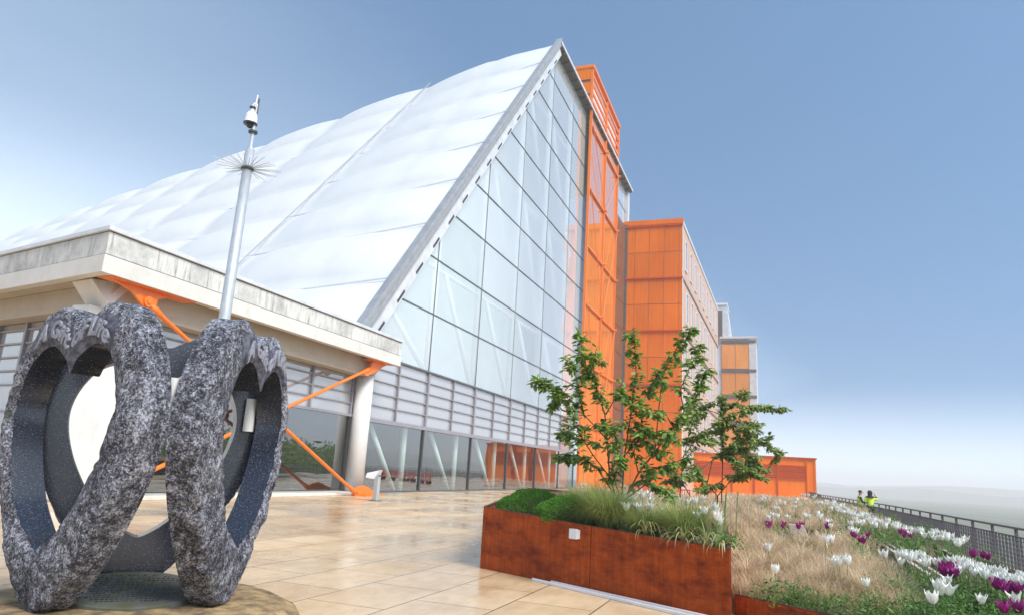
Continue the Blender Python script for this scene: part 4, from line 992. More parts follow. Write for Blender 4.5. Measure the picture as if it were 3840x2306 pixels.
def tree(name, branches, base, label, seed, nl, lsz, lmat, r0, spread):
    r = random.Random(seed); t = thing(name, base, label, 'tree')
    m = MB()
    for b in branches:
        pts = [Vector(p) for p in b]
        if pts[0].z < 1.7: pts = [Vector((pts[0].x, pts[0].y, .85))] + pts
        k = len(pts); rb = r0 if pts[0].z < 1.0 else r0 * .55
        pts2 = [p + Vector((r.uniform(-.02, .02), r.uniform(-.02, .02), 0)) if 0 < i < k - 1 else p for i, p in enumerate(pts)]
        m.tube(pts2, [rb * (1 - .8 * i / (k - 1)) + .004 for i in range(k)], 6)
    twigs = []
    for b in branches:
        pts = [Vector(p) for p in b]
        for i in range(len(pts) - 1):
            for q in range(3):
                s = r.random(); p = pts[i].lerp(pts[i + 1], s); g = (i + s) / (len(pts) - 1)
                if g < .3: continue
                d = (pts[i + 1] - pts[i]).normalized() * .5 + rnd_dir(r); d.z *= .6; d = d.normalized() * r.uniform(.12, spread) * (1.1 - .45 * g)
                m.tube([p, p + d * .6 + UP * .02, p + d], [.008, .006, .003], 4, cap=False); twigs.append((p, p + d))
    tr = m.build('trunk', M['bark'], t, smooth=True)
    lm = MB(); segs = []
    for b in branches:
        pts = [Vector(p) for p in b]; ll = sum((pts[i + 1] - pts[i]).length for i in range(len(pts) - 1))
        for i in range(len(pts) - 1):
            g0 = i / (len(pts) - 1); w = max(0, g0 - .12) ** .6
            segs.append((pts[i], pts[i + 1], w * (pts[i + 1] - pts[i]).length, .10))
    for p, q in twigs: segs.append((p, q, .55 * (q - p).length, .05))
    tot = sum(s[2] for s in segs)
    for p, q, w, jit in segs:
        # leaves come in small whorls with gaps between them
        cnt = w / tot * nl; k = max(1, int(round(cnt / 4.5)))
        if cnt < .3: continue
        for c in range(k):
            s = r.random(); bp = p.lerp(q, s) + rnd_dir(r) * jit * r.random()
            for e in range(r.randint(3, 6)):
                d = rnd_dir(r); d.z = d.z * .5 - .35; d = d.normalized() + (q - p).normalized() * .3
                nn_ = Vector((r.gauss(0, .35), r.gauss(0, .35), 1)); sz = lsz * r.choice((.5, .75, .9, 1.0, 1.2)) * r.uniform(.85, 1.1)
                st = bp + d.normalized() * .03; leaf(lm, st, d, nn_, sz, sz * r.uniform(.48, .62))
    lm.build('crown', lmat, t)
    return t
T1 = [[[-2.72,13.4,1.46],[-2.85,13.28,1.86],[-2.9,13.18,2.54],[-2.92,13.1,3.0],[-3.08,12.97,3.53],[-3.33,12.8,3.89],[-3.37,12.7,4.52]],[[-2.92,13.1,3.0],[-2.71,12.84,3.28],[-2.53,12.57,3.52]],[[-2.61,13.44,1.46],[-2.36,13.51,1.97],[-2.07,13.59,2.37],[-1.74,13.68,2.85],[-1.55,13.72,3.17],[-1.25,13.81,3.66],[-1.14,13.82,4.0]],[[-2.66,13.42,1.5],[-2.6,13.3,2.25],[-2.48,13.2,3.02],[-2.36,13.09,3.79],[-2.4,12.93,4.57]],[[-2.07,13.59,2.37],[-1.98,13.44,3.21],[-1.89,13.28,3.82],[-1.58,13.22,4.36],[-1.36,13.11,4.64]],[[-2.85,13.28,1.86],[-3.15,13.13,2.22],[-3.38,13.01,2.59],[-3.61,12.89,3.19],[-3.91,12.74,3.48],[-4.23,12.59,3.63]],[[-2.72,13.4,1.46],[-3.15,13.48,2.0],[-3.59,13.55,2.25],[-4.09,13.6,2.15]],[[-2.9,13.18,2.54],[-3.36,13.18,2.99],[-3.61,13.26,3.8],[-3.8,13.36,4.15]],[[-2.48,13.2,3.02],[-2.23,13.52,3.45],[-1.97,13.84,4.07]],[[-2.61,13.44,1.46],[-2.19,13.44,1.79],[-1.88,13.4,1.7],[-1.73,13.3,1.56]],[[-2.36,13.51,1.97],[-1.86,13.73,2.15],[-1.46,13.91,2.33]],[[-3.08,12.97,3.53],[-3.11,12.76,3.89],[-3.02,12.61,4.19]],[[-2.6,13.3,2.25],[-2.25,13.24,2.65],[-1.94,13.18,2.73],[-1.56,13.13,2.59]],[[-2.85,13.28,1.86],[-2.66,13.01,2.32],[-2.68,12.67,2.74]],[[-1.74,13.68,2.85],[-1.89,13.38,3.13],[-2.15,13.04,3.09]],[[-1.55,13.72,3.17],[-1.67,14.04,3.6],[-1.32,14.54,4.61]],[[-3.61,12.89,3.19],[-3.91,13.06,3.32],[-4.02,13.3,3.1]],[[-3.38,13.01,2.59],[-3.62,13.18,2.51],[-3.77,13.39,2.76]],[[-2.61,13.44,1.46],[-2.48,13.75,1.73],[-2.22,14.1,1.99]],[[-2.66,13.42,1.5],[-2.75,13.13,1.87],[-2.57,12.93,2.17]],[[-2.36,13.51,1.97],[-2.42,13.38,2.34],[-2.27,13.33,2.73],[-2.29,13.21,3.1]]]
T2 = [[[-2.1,17.91,1.51],[-2.03,17.99,2.45],[-1.65,18.19,2.98],[-0.98,18.5,3.54],[-0.39,18.77,3.79],[0.25,19.07,3.78]],[[-1.55,18.12,1.54],[-1.37,18.31,2.4],[-0.79,18.65,2.94],[-0.21,18.99,2.94],[0.22,19.28,2.69]],[[-1.16,18.26,1.57],[-1.13,18.53,2.72],[-1.17,18.76,3.56],[-1.22,19.0,4.12]],[[-2.03,17.99,2.45],[-1.88,18.45,3.2],[-1.62,18.96,3.83]],[[-1.25,18.23,1.56],[-0.68,18.0,2.23],[-0.14,17.76,2.06]],[[-1.65,18.19,2.98],[-1.28,18.44,2.61],[-0.7,18.77,2.44]],[[-1.13,18.53,2.72],[-1.58,18.54,3.11],[-1.95,18.59,2.89]],[[-0.98,18.5,3.54],[-0.59,18.65,3.26],[-0.25,18.78,3.38]],[[-1.37,18.31,2.4],[-1.63,17.87,2.17],[-1.87,17.43,1.96]],[[-1.17,18.76,3.56],[-0.69,18.92,4.01],[-0.59,18.93,4.07]],[[-0.79,18.65,2.94],[-0.59,18.29,2.63],[-0.3,17.96,2.25]],[[-2.03,17.99,2.45],[-2.28,18.36,2.05],[-2.23,18.84,1.8]],[[-1.88,17.99,1.52],[-2.16,18.28,1.95],[-2.49,18.54,2.24]],[[-1.55,18.12,1.54],[-1.08,18.34,2.01],[-0.65,18.56,2.09]],[[-1.37,18.31,2.4],[-0.98,18.31,2.62],[-0.58,18.32,3.03],[-0.29,18.29,3.14]],[[-1.65,18.19,2.98],[-1.99,18.5,3.51],[-1.83,18.99,4.05]],[[-1.25,18.23,1.56],[-1.56,18.19,1.89],[-1.76,18.19,2.07]],[[-0.79,18.65,2.94],[-0.52,19.16,2.47],[-0.49,19.58,2.17]],[[-1.17,18.76,3.56],[-1.62,18.97,3.73],[-1.86,19.25,3.58]]]
tree('cherry_tree', T1, (-2.66, 13.35, .95), 'nearer small multi stemmed cherry tree with upright arms, in front of the orange block', 3, 4700, .14, M['leaf'], .015, .36)
tree('cherry_tree', T2, (-1.9, 17.9, .95), 'further low bushy cherry tree spreading to the right against the pale sky', 8, 9400, .12, M['leaf2'], .013, .6)

def mound(name, c, rx, ry, hgt, n, seed, label):
    r = random.Random(seed); m = MB()
    core = MB(); NA = 20
    for i in range(7):
        ph = i / 6 * math.pi / 2
        for k in range(NA):
            a = 2 * math.pi * k / NA; core.v.append((c[0] + rx * .86 * math.cos(ph) * math.cos(a), c[1] + ry * .86 * math.cos(ph) * math.sin(a), c[2] + hgt * .82 * math.sin(ph)))
    for i in range(6):
        for k in range(NA): core.f.append((i * NA + k, i * NA + (k + 1) % NA, (i + 1) * NA + (k + 1) % NA, (i + 1) * NA + k)); core.m.append(0)
    t = thing(name, c, label, 'hedge', 'clipped green mounds in the planter')
    for q in range(n):
        a = r.uniform(0, 2 * math.pi); ph = math.asin(r.random() ** .8); w = 1 + .12 * noise.noise(Vector((a * 2, ph * 3, seed))) - abs(r.gauss(0, .05))
        d = Vector((math.cos(ph) * math.cos(a), math.cos(ph) * math.sin(a), math.sin(ph)))
        p = Vector((c[0] + rx * w * d.x, c[1] + ry * w * d.y, c[2] + hgt * w * d.z)); dd = (d + rnd_dir(r) * .7 + UP * .35)
        leaf(m, p, dd, rnd_dir(r), r.uniform(.035, .065), .011)
    core.build('stems', M['bark'], t, smooth=True); m.build('foliage', M['box'], t)
mound('clipped_hedge', (-4.45, 13.75, 1.0), .80, .62, .50, 13000, 1, 'left clipped green mound, at the corner of the rusty planter')
mound('clipped_hedge', (-3.45, 13.05, 1.0), .74, .56, .46, 13000, 2, 'right clipped green mound, between the other mound and the feathery grass')
def tuft(c, n, ln, seed, label, mat, w=.006, name='grass_tuft', rad=.12, lean=(0, 0)):
    r = random.Random(seed); m = MB()
    for i in range(n):
        a = r.uniform(0, 2 * math.pi); k = r.random() ** .5 * rad
        p = (c[0] + math.cos(a) * k, c[1] + math.sin(a) * k, c[2])
        az = a + r.gauss(0, .5) + (lean[0] if r.random() < .4 else 0)
        blade(m, p, az, ln * r.uniform(.55, 1.1), w * r.uniform(.7, 1.4), r.uniform(.9, 2.3), seg=5, up0=r.uniform(1.0, 1.55))
    o = m.build(name, mat); return tag(o, label, 'ornamental grass', 'feathery grass tufts in the tall planter')
tuft((-2.72, 12.6, .93), 3800, 1.18, 4, 'arching green feathery grass left of the drooping yellowed leaves', M['stipa'], rad=.16)
tuft((-1.35, 11.95, .88), 3400, 1.0, 5, 'dark green feathery grass near the right end of the tall planter', M['stipa'], rad=.16, lean=(.5, 0))
tuft((-3.5, 14.3, .98), 3400, 1.0, 6, 'pale green feathery grass behind the clipped mounds', M['stipa'], rad=.3)
tuft((-2.05, 12.4, .92), 1800, .75, 7, 'short loose feathery grass under the white tulips', M['stipa'], rad=.25)
# dry grass mass
r = random.Random(21); dm = MB()
def dry_clump(x, y, z, n, ln, w):
    for i in range(n):
        a = r.uniform(0, 2 * math.pi); k = abs(r.gauss(0, .16)); blade(dm, (x + math.cos(a) * k, y + math.sin(a) * k, z - .03), a + r.gauss(0, .6), ln * r.uniform(.5, 1.15), w * r.uniform(.7, 1.5), r.uniform(.8, 2.6), seg=3, up0=r.uniform(.9, 1.6))
for i in range(330):
    y = 11.6 + 7.5 * r.random() ** 1.1; x = r.uniform(-.05 * y, 2.5 - .04 * y)
    if y < 12.4 and x > 1.7: continue
    if 16.5 < y and x > 1.9: continue
    dry_clump(x, y, bed_z(x, y), 120, .50, .007)
for i in range(520):
    y = 18 + 34 * r.random() ** 1.3; x = r.uniform(-.056 * y, 3.4 - max(0, y - 40) * .02)
    if y < 23 and x > 2.2: continue
    if noise.noise(Vector((x * .9, y * .35, 4))) < -.28: continue
    dry_clump(x, y, bed_z(x, y), int(70 - y * .6), .52, .010 + .0003 * y)
for i in range(420):
    y = 14.0 + 15 * r.random(); x = r.uniform(-.6 - (y - 11) * .42, -.065 * y); dry_clump(x, y, 1.0, 60, .62, .011)
for i in range(46):
    y = 12.0 + 22 * r.random() ** 1.4; x = r.uniform(-.052 * y, 2.2 - .02 * y); rr_ = .07; n_b = int(260 - y * 4)
    for q in range(n_b):
        a = r.uniform(0, 2 * math.pi); k = r.random() ** .5 * rr_
        blade(dm, (x + math.cos(a) * k, y + math.sin(a) * k, bed_z(x, y)), a + r.gauss(0, .4), r.uniform(.5, .95), .006 + .00025 * y, r.uniform(1.4, 2.8), seg=4, up0=r.uniform(1.15, 1.55))
tag(dm.build('dry_grass', M['dry']), kind='stuff')
# low green ground cover
r = random.Random(33); gm = MB()
def cover_clump(x, y, z, n, hgt, ls, rad=.2):
    for i in range(n):
        a = r.uniform(0, 2 * math.pi); k = r.random() ** .5 * rad; p = Vector((x + math.cos(a) * k, y + math.sin(a) * k, z + hgt * r.random() * (1.2 - k / rad * .5)))
        d = rnd_dir(r); d.z = abs(d.z) * .5 + .1; leaf(gm, p, d, Vector((r.gauss(0, .4), r.gauss(0, .4), 1)), ls * r.uniform(.6, 1.2), ls * .34)
for i in range(430):
    y = r.uniform(8.2, 13.0); x = F0.x + (F2.x - F0.x) * max(0, (11.4 - y) / 4.0) + .15 + r.random() * 4.4
    if x > 4.5 or (y > 11.8 and x < 1.2): continue
    if x < 1.3 and y > 11.1 and r.random() < .6: continue
    cover_clump(x, y, bed_z(x, y), 80, r.uniform(.22, .42), r.choice((.05, .065, .085)))
for i in range(230):
    y = r.uniform(12.6, 25); x = r.uniform(1.6, 4.5)
    if y < 19 and 1.9 < x < 4.1 and y > 15.2 and r.random() < .7: continue
    if y < 15.5 and x < 2.0: continue
    cover_clump(x, y, bed_z(x, y), 60, .30, .07)
for i in range(26): y = r.uniform(17, 20.5); cover_clump(r.uniform(-.15, .7), y, bed_z(0, y), 60, .32, .08)
for i in range(90): y = r.uniform(25, 44); cover_clump(r.uniform(.5, 4.3), y, bed_z(0, y), 26, .3, .1)
for i in range(70):
    s = r.random(); q = A.lerp(B, s) if r.random() < .35 else B.lerp(C_, s * .86)
    cover_clump(q.x + .22 + r.random() * .25, q.y + .28 + r.random() * .5, .90, 45, .22, .06, .14)
for i in range(60): y = r.uniform(14, 26); cover_clump(r.uniform(-1.2 - (y - 11) * .42, -.07 * y - .3), y, 1.0, 30, .35, .09)
tag(gm.build('ground_cover', M['cover']), kind='stuff')

# tulips: one of each kind with its parts, then copies
def make_tulip(seed, mat, hgt, size, open_, label, group, dark=None):
    r = random.Random(seed); t = thing('tulip', (0, 0, 0), label, 'tulip', group)
    m = MB(); lean = Vector((r.uniform(-.05, .05), r.uniform(-.05, .05), 0))
    top = Vector((0, 0, hgt)) + lean
    m.tube([(0, 0, 0), lean * .3 + UP * hgt * .5, top], [.007, .006, .005], 6); m.build('stem', M['stem'], t, local=True)
    fm = MB()
    for k in range(6):
        a = k * math.pi / 3 + r.uniform(-.12, .12); d = Vector((math.cos(a), math.sin(a), 0)); s = Vector((-d.y, d.x, 0)); inner = k % 2; sz = size * (1 - .06 * inner)
        rows = []
        for i in range(6):
            q = i / 5; rad = size * (.10 + .30 * math.sin(q * 2.0) * (1 - .1 * inner) + open_ * max(0, q - .55) * 1.2); w = size * .62 * math.sin(min(1, q * 1.02 + .12) * math.pi) ** .8
            if i == 5: w = .004
            p = top + d * rad + UP * sz * q * .98; rows.append((p - s * w / 2 - d * w * .12, p + d * .006, p + s * w / 2 - d * w * .12))
        n0 = len(fm.v)
        for a_ in rows: fm.v += [tuple(x) for x in a_]
        for i in range(5):
            for j in range(2): z = n0 + i * 3 + j; fm.f.append((z, z + 1, z + 4, z + 3)); fm.m.append(0)
    fm.build('flower', mat, t, local=True, smooth=True)
    for k in range(2):
        lm = MB(); a = r.uniform(0, 6.3); d = Vector((math.cos(a), math.sin(a), 0)); s = Vector((-d.y, d.x, 0)); p = Vector((0, 0, .02)); ang = 1.25; n0 = 0
        for i in range(6):
            q = i / 5; w = .055 * math.sin(min(1, q + .15) * math.pi * .93); lm.v += [tuple(p - s * w / 2 + UP * w * .2), tuple(p), tuple(p + s * w / 2 + UP * w * .2)]
            p = p + (d * math.cos(ang) + UP * math.sin(ang)) * hgt * .16; ang -= .28
        for i in range(5):
            for j in range(2): z = i * 3 + j; lm.f.append((z, z + 1, z + 4, z + 3)); lm.m.append(0)
        lm.build('leaf', M['stem'], t, local=True, smooth=True)
    return t
WT = [[1.04,12.53,0.83],[1.06,12.54,0.83],[0.94,12.6,0.83],[1.18,13.08,0.85],[0.87,12.18,0.82],[0.95,12.34,0.83],[-0.02,13.37,0.86],[0.92,15.45,0.93],[1.04,15.57,0.94],[-0.02,10.82,0.78],[1.9,10.6,0.78],[1.92,10.74,0.78],[2.05,11.13,0.78],[2.31,11.48,0.8],[2.22,14.11,0.89],[2.13,14.29,0.89],[2.1,14.15,0.89],[2.03,13.89,0.88],[2.2,13.8,0.88],[2.3,13.18,0.86],[2.22,13.79,0.88],[2.41,13.44,0.86],[2.21,13.14,0.85],[2.3,13.32,0.86],[2.33,13.98,0.88],[2.39,14.08,0.89],[1.79,13.13,0.85],[1.9,14.01,0.88],[1.83,13.81,0.88],[2.63,10.17,0.78],[2.83,13.89,0.88],[2.9,13.61,0.87],[2.83,13.92,0.88],[2.76,13.76,0.88],[2.91,13.88,0.88],[2.75,13.13,0.85],[2.68,12.64,0.84],[2.76,13.1,0.85],[2.93,13.34,0.86],[2.96,13.29,0.86],[2.88,13.01,0.85],[2.84,12.96,0.85],[2.77,12.52,0.83],[2.98,13.0,0.85],[2.88,13.13,0.85],[3.0,12.97,0.85],[2.84,12.32,0.83],[3.02,13.12,0.85],[3.05,12.71,0.84],[3.1,12.88,0.85],[3.08,12.4,0.83],[3.04,12.31,0.82],[3.14,12.89,0.85],[2.9,12.12,0.82],[3.02,12.16,0.82],[3.03,12.12,0.82],[3.12,12.19,0.82],[3.15,12.3,0.82],[3.08,12.13,0.82],[2.96,11.88,0.81],[3.35,12.52,0.83],[3.13,11.74,0.81],[3.3,12.51,0.83],[3.32,12.47,0.83],[3.2,11.99,0.81],[2.52,20.93,1.13],[2.61,20.43,1.11],[2.57,19.89,1.09],[2.61,21.27,1.14],[2.83,21.47,1.15],[2.98,20.71,1.12],[2.8,19.63,1.08],[2.87,20.01,1.1],[2.96,20.57,1.11],[2.87,20.3,1.1],[3.0,19.21,1.07],[2.94,19.46,1.08],[2.93,20.08,1.1],[2.98,19.54,1.08],[3.03,19.44,1.07],[3.06,19.14,1.06],[3.19,19.08,1.06],[2.92,18.46,1.04],[3.32,19.73,1.08],[3.16,19.22,1.07],[3.41,18.93,1.06],[3.22,18.57,1.04],[3.52,19.28,1.07],[3.15,18.36,1.04],[3.39,18.68,1.05],[3.33,17.75,1.02],[3.62,18.84,1.05],[3.61,18.68,1.05],[3.3,17.75,1.02],[3.34,17.81,1.02],[3.4,17.31,1.0],[3.58,18.17,1.03],[3.62,18.01,1.02],[3.49,17.35,1.0],[3.76,18.48,1.04],[3.66,17.36,1.0],[3.66,17.21,1.0],[3.82,17.95,1.02],[3.57,17.01,0.99],[3.61,17.13,0.99],[1.93,29.27,1.42],[1.8,29.17,1.42],[1.58,27.82,1.37],[1.64,27.9,1.37],[1.58,27.98,1.37],[1.84,29.21,1.42],[1.99,29.17,1.42],[2.06,28.48,1.39],[2.08,29.33,1.42],[1.83,28.97,1.41],[2.13,29.23,1.42],[2.11,28.51,1.39],[2.13,26.87,1.33],[2.22,27.79,1.37],[1.91,24.95,1.27],[1.9,25.7,1.29],[2.04,26.92,1.34],[2.0,27.76,1.37],[2.26,24.25,1.24],[2.22,24.25,1.24],[2.45,26.23,1.31],[2.22,25.04,1.27],[2.1,23.81,1.23],[2.16,23.8,1.23],[2.13,23.28,1.21],[2.3,23.24,1.21],[2.26,23.01,1.2],[2.13,22.67,1.19],[2.24,23.52,1.22],[2.38,23.42,1.21],[2.41,23.32,1.21],[2.32,22.38,1.18],[2.46,21.98,1.16],[2.4,22.94,1.2],[2.57,23.37,1.21],[2.51,23.92,1.23],[2.39,21.58,1.15],[2.53,21.57,1.15],[2.35,20.78,1.12],[2.63,22.57,1.18],[2.25,20.65,1.12],[2.54,21.03,1.13],[2.67,21.28,1.14],[2.52,21.23,1.14],[2.4,19.98,1.09],[2.63,20.44,1.11],[2.54,21.3,1.14],[2.42,19.97,1.09],[1.06,30.21,1.45],[1.55,33.39,1.48],[2.11,40.29,1.48],[1.74,40.37,1.48],[1.39,41.0,1.48],[1.54,40.07,1.48],[0.96,29.37,1.42],[1.13,29.94,1.44],[2.04,25.34,1.28],[1.93,24.4,1.25],[2.16,25.53,1.29],[1.96,25.4,1.28],[2.12,26.15,1.31],[2.12,27.92,1.37],[2.23,26.57,1.32],[1.8,27.47,1.36],[2.35,27.72,1.36],[1.85,25.33,1.28],[0.72,27.07,1.34],[0.38,26.22,1.31],[0.13,23.98,1.23],[0.13,23.66,1.22],[0.24,27.33,1.35],[0.65,24.79,1.26],[0.01,20.67,1.12],[0.13,20.25,1.1],[-0.02,19.75,1.09],[0.4,20.56,1.11],[1.19,21.07,1.13],[0.91,21.0,1.13],[1.2,21.9,1.16],[0.79,21.4,1.14],[1.28,22.7,1.19],[1.18,18.63,1.05],[1.25,19.88,1.09],[1.24,19.56,1.08],[2.07,20.55,1.11],[1.79,19.82,1.09],[2.04,21.19,1.14],[2.0,20.04,1.1],[2.03,20.08,1.1],[1.68,17.75,1.02],[1.69,17.92,1.02],[1.76,18.16,1.03],[-0.42,27.96,1.37],[-0.29,28.71,1.4],[-0.26,29.81,1.44],[-0.41,30.28,1.45]]
WU = [[-3.02,15.84,1.52],[-4.8,24.88,1.52],[-3.11,16.69,1.52],[-5.26,26.67,1.52],[-2.37,13.7,1.4],[-3.1,17.29,1.4],[-3.05,17.29,1.4],[-2.97,16.19,1.4],[-2.28,12.19,1.4],[-2.24,12.75,1.4],[-3.48,20.63,1.52],[-4.37,27.26,1.52],[-2.55,15.39,1.52],[-2.6,16.66,1.52],[-5.97,23.34,1.52],[-5.95,23.7,1.52],[-6.0,49.53,1.52],[-4.17,29.81,1.52],[-5.5,55.29,1.52],[-5.05,47.11,1.52],[-3.97,35.22,1.52],[-4.6,36.43,1.52],[-4.9,37.94,1.52],[-4.33,49.57,1.52],[-2.79,35.98,1.52],[-3.14,37.65,1.52],[-2.83,33.24,1.52],[-4.86,59.2,1.52],[-2.82,35.04,1.52],[-2.53,39.91,1.52],[-3.27,99.64,1.52],[-2.02,54.47,1.52],[-2.22,109.78,1.52],[-1.44,36.44,1.52],[-1.39,32.38,1.52],[-0.61,12.68,1.4],[-0.49,10.96,1.4],[-0.56,11.15,1.4],[-1.64,18.07,1.4],[-1.68,17.53,1.4],[-1.55,17.14,1.52]]
PT = [[-0.12,18.17,1.01],[-0.08,17.77,1.0],[-0.04,18.22,1.01],[0.28,18.55,1.02],[0.2,17.95,1.0],[1.2,18.8,1.03],[1.24,19.4,1.05],[1.19,18.78,1.03],[1.54,16.96,0.97],[1.55,17.42,0.98],[1.6,16.12,0.94],[1.63,16.11,0.94],[2.68,17.85,1.0],[2.77,17.91,1.0],[2.78,18.81,1.03],[2.79,18.68,1.03],[2.87,18.82,1.03],[2.84,18.57,1.02],[2.45,12.59,0.81],[2.71,13.13,0.83],[2.4,12.38,0.81],[2.51,13.11,0.83],[2.38,12.47,0.81],[2.52,12.49,0.81],[2.6,13.17,0.83],[2.43,12.57,0.81],[2.55,13.05,0.83],[2.49,12.79,0.82],[2.49,12.8,0.82],[2.49,13.09,0.83],[3.49,15.13,0.9],[3.53,15.45,0.92],[3.45,15.18,0.91],[2.83,11.72,0.78],[2.83,11.7,0.78],[2.73,11.59,0.78],[2.78,11.63,0.78],[2.87,11.94,0.79],[2.84,11.28,0.77],[2.9,11.6,0.78],[2.87,11.5,0.78],[2.89,11.49,0.78],[0.57,18.66,1.03],[0.5,18.16,1.01],[1.84,17.49,0.99]]
r = random.Random(77)
def plant(spots, protos, hts, grade):
    first = set()
    for k, (x, y, z) in enumerate(spots):
        j = r.randrange(len(protos)) if len(first) == len(protos) else len(first)
        p = protos[j]
        if j not in first: first.add(j); o = p
        else: o = copy_tree(p)
        s = r.uniform(.8, 1.2) * (1.08 if y < 16 and protos[0] is not up0 else 1); o.location = (x, y, z - hts[j] * s); o.scale = (s, s, s); o.rotation_euler = (r.uniform(-.16, .16), r.uniform(-.16, .16), r.uniform(0, 6.3))
        lb, gr = grade(x, y, z)
        o['label'] = lb; o['group'] = gr
up0 = None
wp = [make_tulip(q, M['tulip_white'], .44, .135, op, 'white tulip', 'white tulips') for q, op in ((1, -.05), (2, .1), (3, .28), (4, .5))]
def gw_(x, y, z):
    if y < 15: return 'white tulip at the near edge of the low flower bed', 'near white tulips in the low bed'
    if x > 2.6 and y < 26: return 'white tulip in the strip running along the railing', 'white tulips along the railing'
    return 'small distant white tulip far down the dry grass bed', 'distant white tulips in the low bed'
WT += [[1.2, 11.0, .70], [1.9, 10.35, .68], [2.25, 10.2, .74], [2.85, 9.6, .72], [2.0, 10.9, .72]]
plant(WT, wp, [.50] * 4, gw_)
up_ = [make_tulip(q, M['tulip_white'], .44, .15, op, 'white tulip', 'white tulips') for q, op in ((11, .2), (12, .55))]
up0 = up_[0]
WU += [[-2.35, 12.75, 1.42], [-2.2, 12.6, 1.38], [-2.05, 12.9, 1.5], [-1.95, 12.65, 1.4], [-2.5, 13.0, 1.5], [-1.7, 12.4, 1.35], [-.95, 11.7, 1.45], [-.8, 11.75, 1.3], [-.9, 12.1, 1.5], [-1.1, 12.0, 1.36], [-3.0, 13.4, 1.45], [-2.75, 13.7, 1.5], [-1.5, 13.5, 1.5], [-1.3, 14.2, 1.52], [-1.8, 14.8, 1.5]]
WU = [[min(x, -.062 * y - .10), y, z] for x, y, z in WU]
plant([s for s in WU if s[1] < 32], up_, [.50] * 2, lambda x, y, z: ('white tulip rising from the tall rusty planter near the trees', 'white tulips in the tall planter') if y < 18 else ('distant white tulip behind the trees in the tall planter', 'distant white tulips in the tall planter'))
pp = [make_tulip(q, M['tulip_purple'], .42, .13, op, 'purple tulip', 'purple tulips') for q, op in ((21, .1), (22, .4))]
PT += [[2.5, 9.9, .72], [2.65, 10.0, .74], [2.58, 10.15, .7], [3.1, 10.6, .73], [3.22, 10.5, .72], [3.3, 11.2, .74]]
plant(PT, pp, [.48] * 2, lambda x, y, z: ('bright purple tulip in the near clump below the pale board', 'near purple tulips') if y < 15 else ('small purple tulip among white ones further down the bed', 'distant purple tulips'))
# drooping spent bulbs at the planter edge
def droop(c, seed, label):
    r = random.Random(seed); m = MB(); t = thing('spent_daffodil', c, label, 'plant', 'spent daffodils hanging over the planter rim')
    for i in range(16):
        a = r.uniform(-2.6, -.2); blade(m, c, a, r.uniform(.4, .75), .028, r.uniform(2.0, 3.4), seg=6, up0=r.uniform(1.1, 1.5))
    m.build('wilted_leaves', M['wilted'], t)
    m = MB()
    for i in range(9): blade(m, c, r.uniform(0, 6.3), r.uniform(.3, .55), .034, r.uniform(.2, 1.0), seg=4, up0=1.45)
    m.build('green_leaves', M['stem'], t)
droop((-1.93, 11.78, .95), 3, 'spent daffodil with few pale leaves, left of the dark feathery grass')
droop((-1.3, 11.5, .90), 6, 'spent daffodil half hidden in front of the dark feathery grass')
droop((-.95, 11.38, .90), 9, 'leafy spent daffodil just left of the one hanging over the corner')
droop((-.72, 11.2, .90), 4, 'spent daffodil trailing long yellow leaves over the planter corner')
# tall pale bud stems at the back of the planter
for k, (x, y, hh) in enumerate(((-.86, 14.2, .95), (-.62, 13.2, .85), (-1.15, 15.6, .9), (-.78, 12.4, .8))):
    m = MB(); m.tube([(x, y, .85), (x + .02, y, .85 + hh * .5), (x + .05, y + .02, .85 + hh)], [.011, .010, .007], 6); m.tube([(x + .05, y + .02, .85 + hh), (x + .055, y + .02, .85 + hh + .07)], [.016, .004], 6)
    o = m.build('flower_stalk', M['stem']); tag(o, 'bare upright green flower stalk standing in the tall planter', 'flower stalk', 'bare flower stalks in the tall planter')

# ------------------------------------------------------------------ red barriers (seen mirrored in the ground floor glass)
r = random.Random(2); proto = None
for k in range(4):
    x, y = -12.6 + k * 2.25, 66 + k * 1.3
    if proto is None:
        proto = thing('plastic_barrier', (x, y, 0), 'red plastic barrier', 'barrier'); m = MB(); pr0 = proto
        m = MB(); m.box(-1.0, 1.0, -.03, .03, .88, 1.0); m.box(-1.0, 1.0, -.03, .03, .28, .4); m.box(-1.0, -.88, -.03, .03, .4, .88); m.box(.88, 1.0, -.03, .03, .4, .88)
        for q in range(7): m.box(-.76 + q * .235, -.70 + q * .235, -.02, .02, .4, .88)
        m.build('frame', M['red_plastic'], proto, local=True, bevel=.01)
        m = MB(); m.box(-.8, -.66, -.3, .3, 0, .28); m.box(.66, .8, -.3, .3, 0, .28); m.build('feet', M['black_plastic'], proto, local=True, bevel=.01)
        o = proto
    else: o = copy_tree(proto)
    o.location = (x, y, 0); o.rotation_euler = (0, 0, R(30) + r.uniform(-.1, .1)); o['label'] = 'red plastic pedestrian barrier on the terrace behind the trees'; o['group'] = 'red barriers behind the planting'

# ------------------------------------------------------------------ wood down in the valley to the east (mirrored in the glass)
r = random.Random(91); wm = MB()
for i in range(70):
    y = r.uniform(70, 196); x = .33 * y + r.uniform(4, 40); top = r.uniform(1, 5.5) + (x - .33 * y) * .06; rad = r.uniform(4, 7)
    wm.tube([(x, y, -15), (x, y, top - 5)], [.4, .15], 5)
    for q in range(420):
        d = rnd_dir(r) * rad * r.random() ** .4; p = Vector((x, y, top - rad * .9)) + Vector((d.x, d.y, d.z * 1.1)); leaf(wm, p, rnd_dir(r), rnd_dir(r), r.uniform(.5, .95), .5)
tag(wm.build('wood', M['leaf']), kind='stuff')

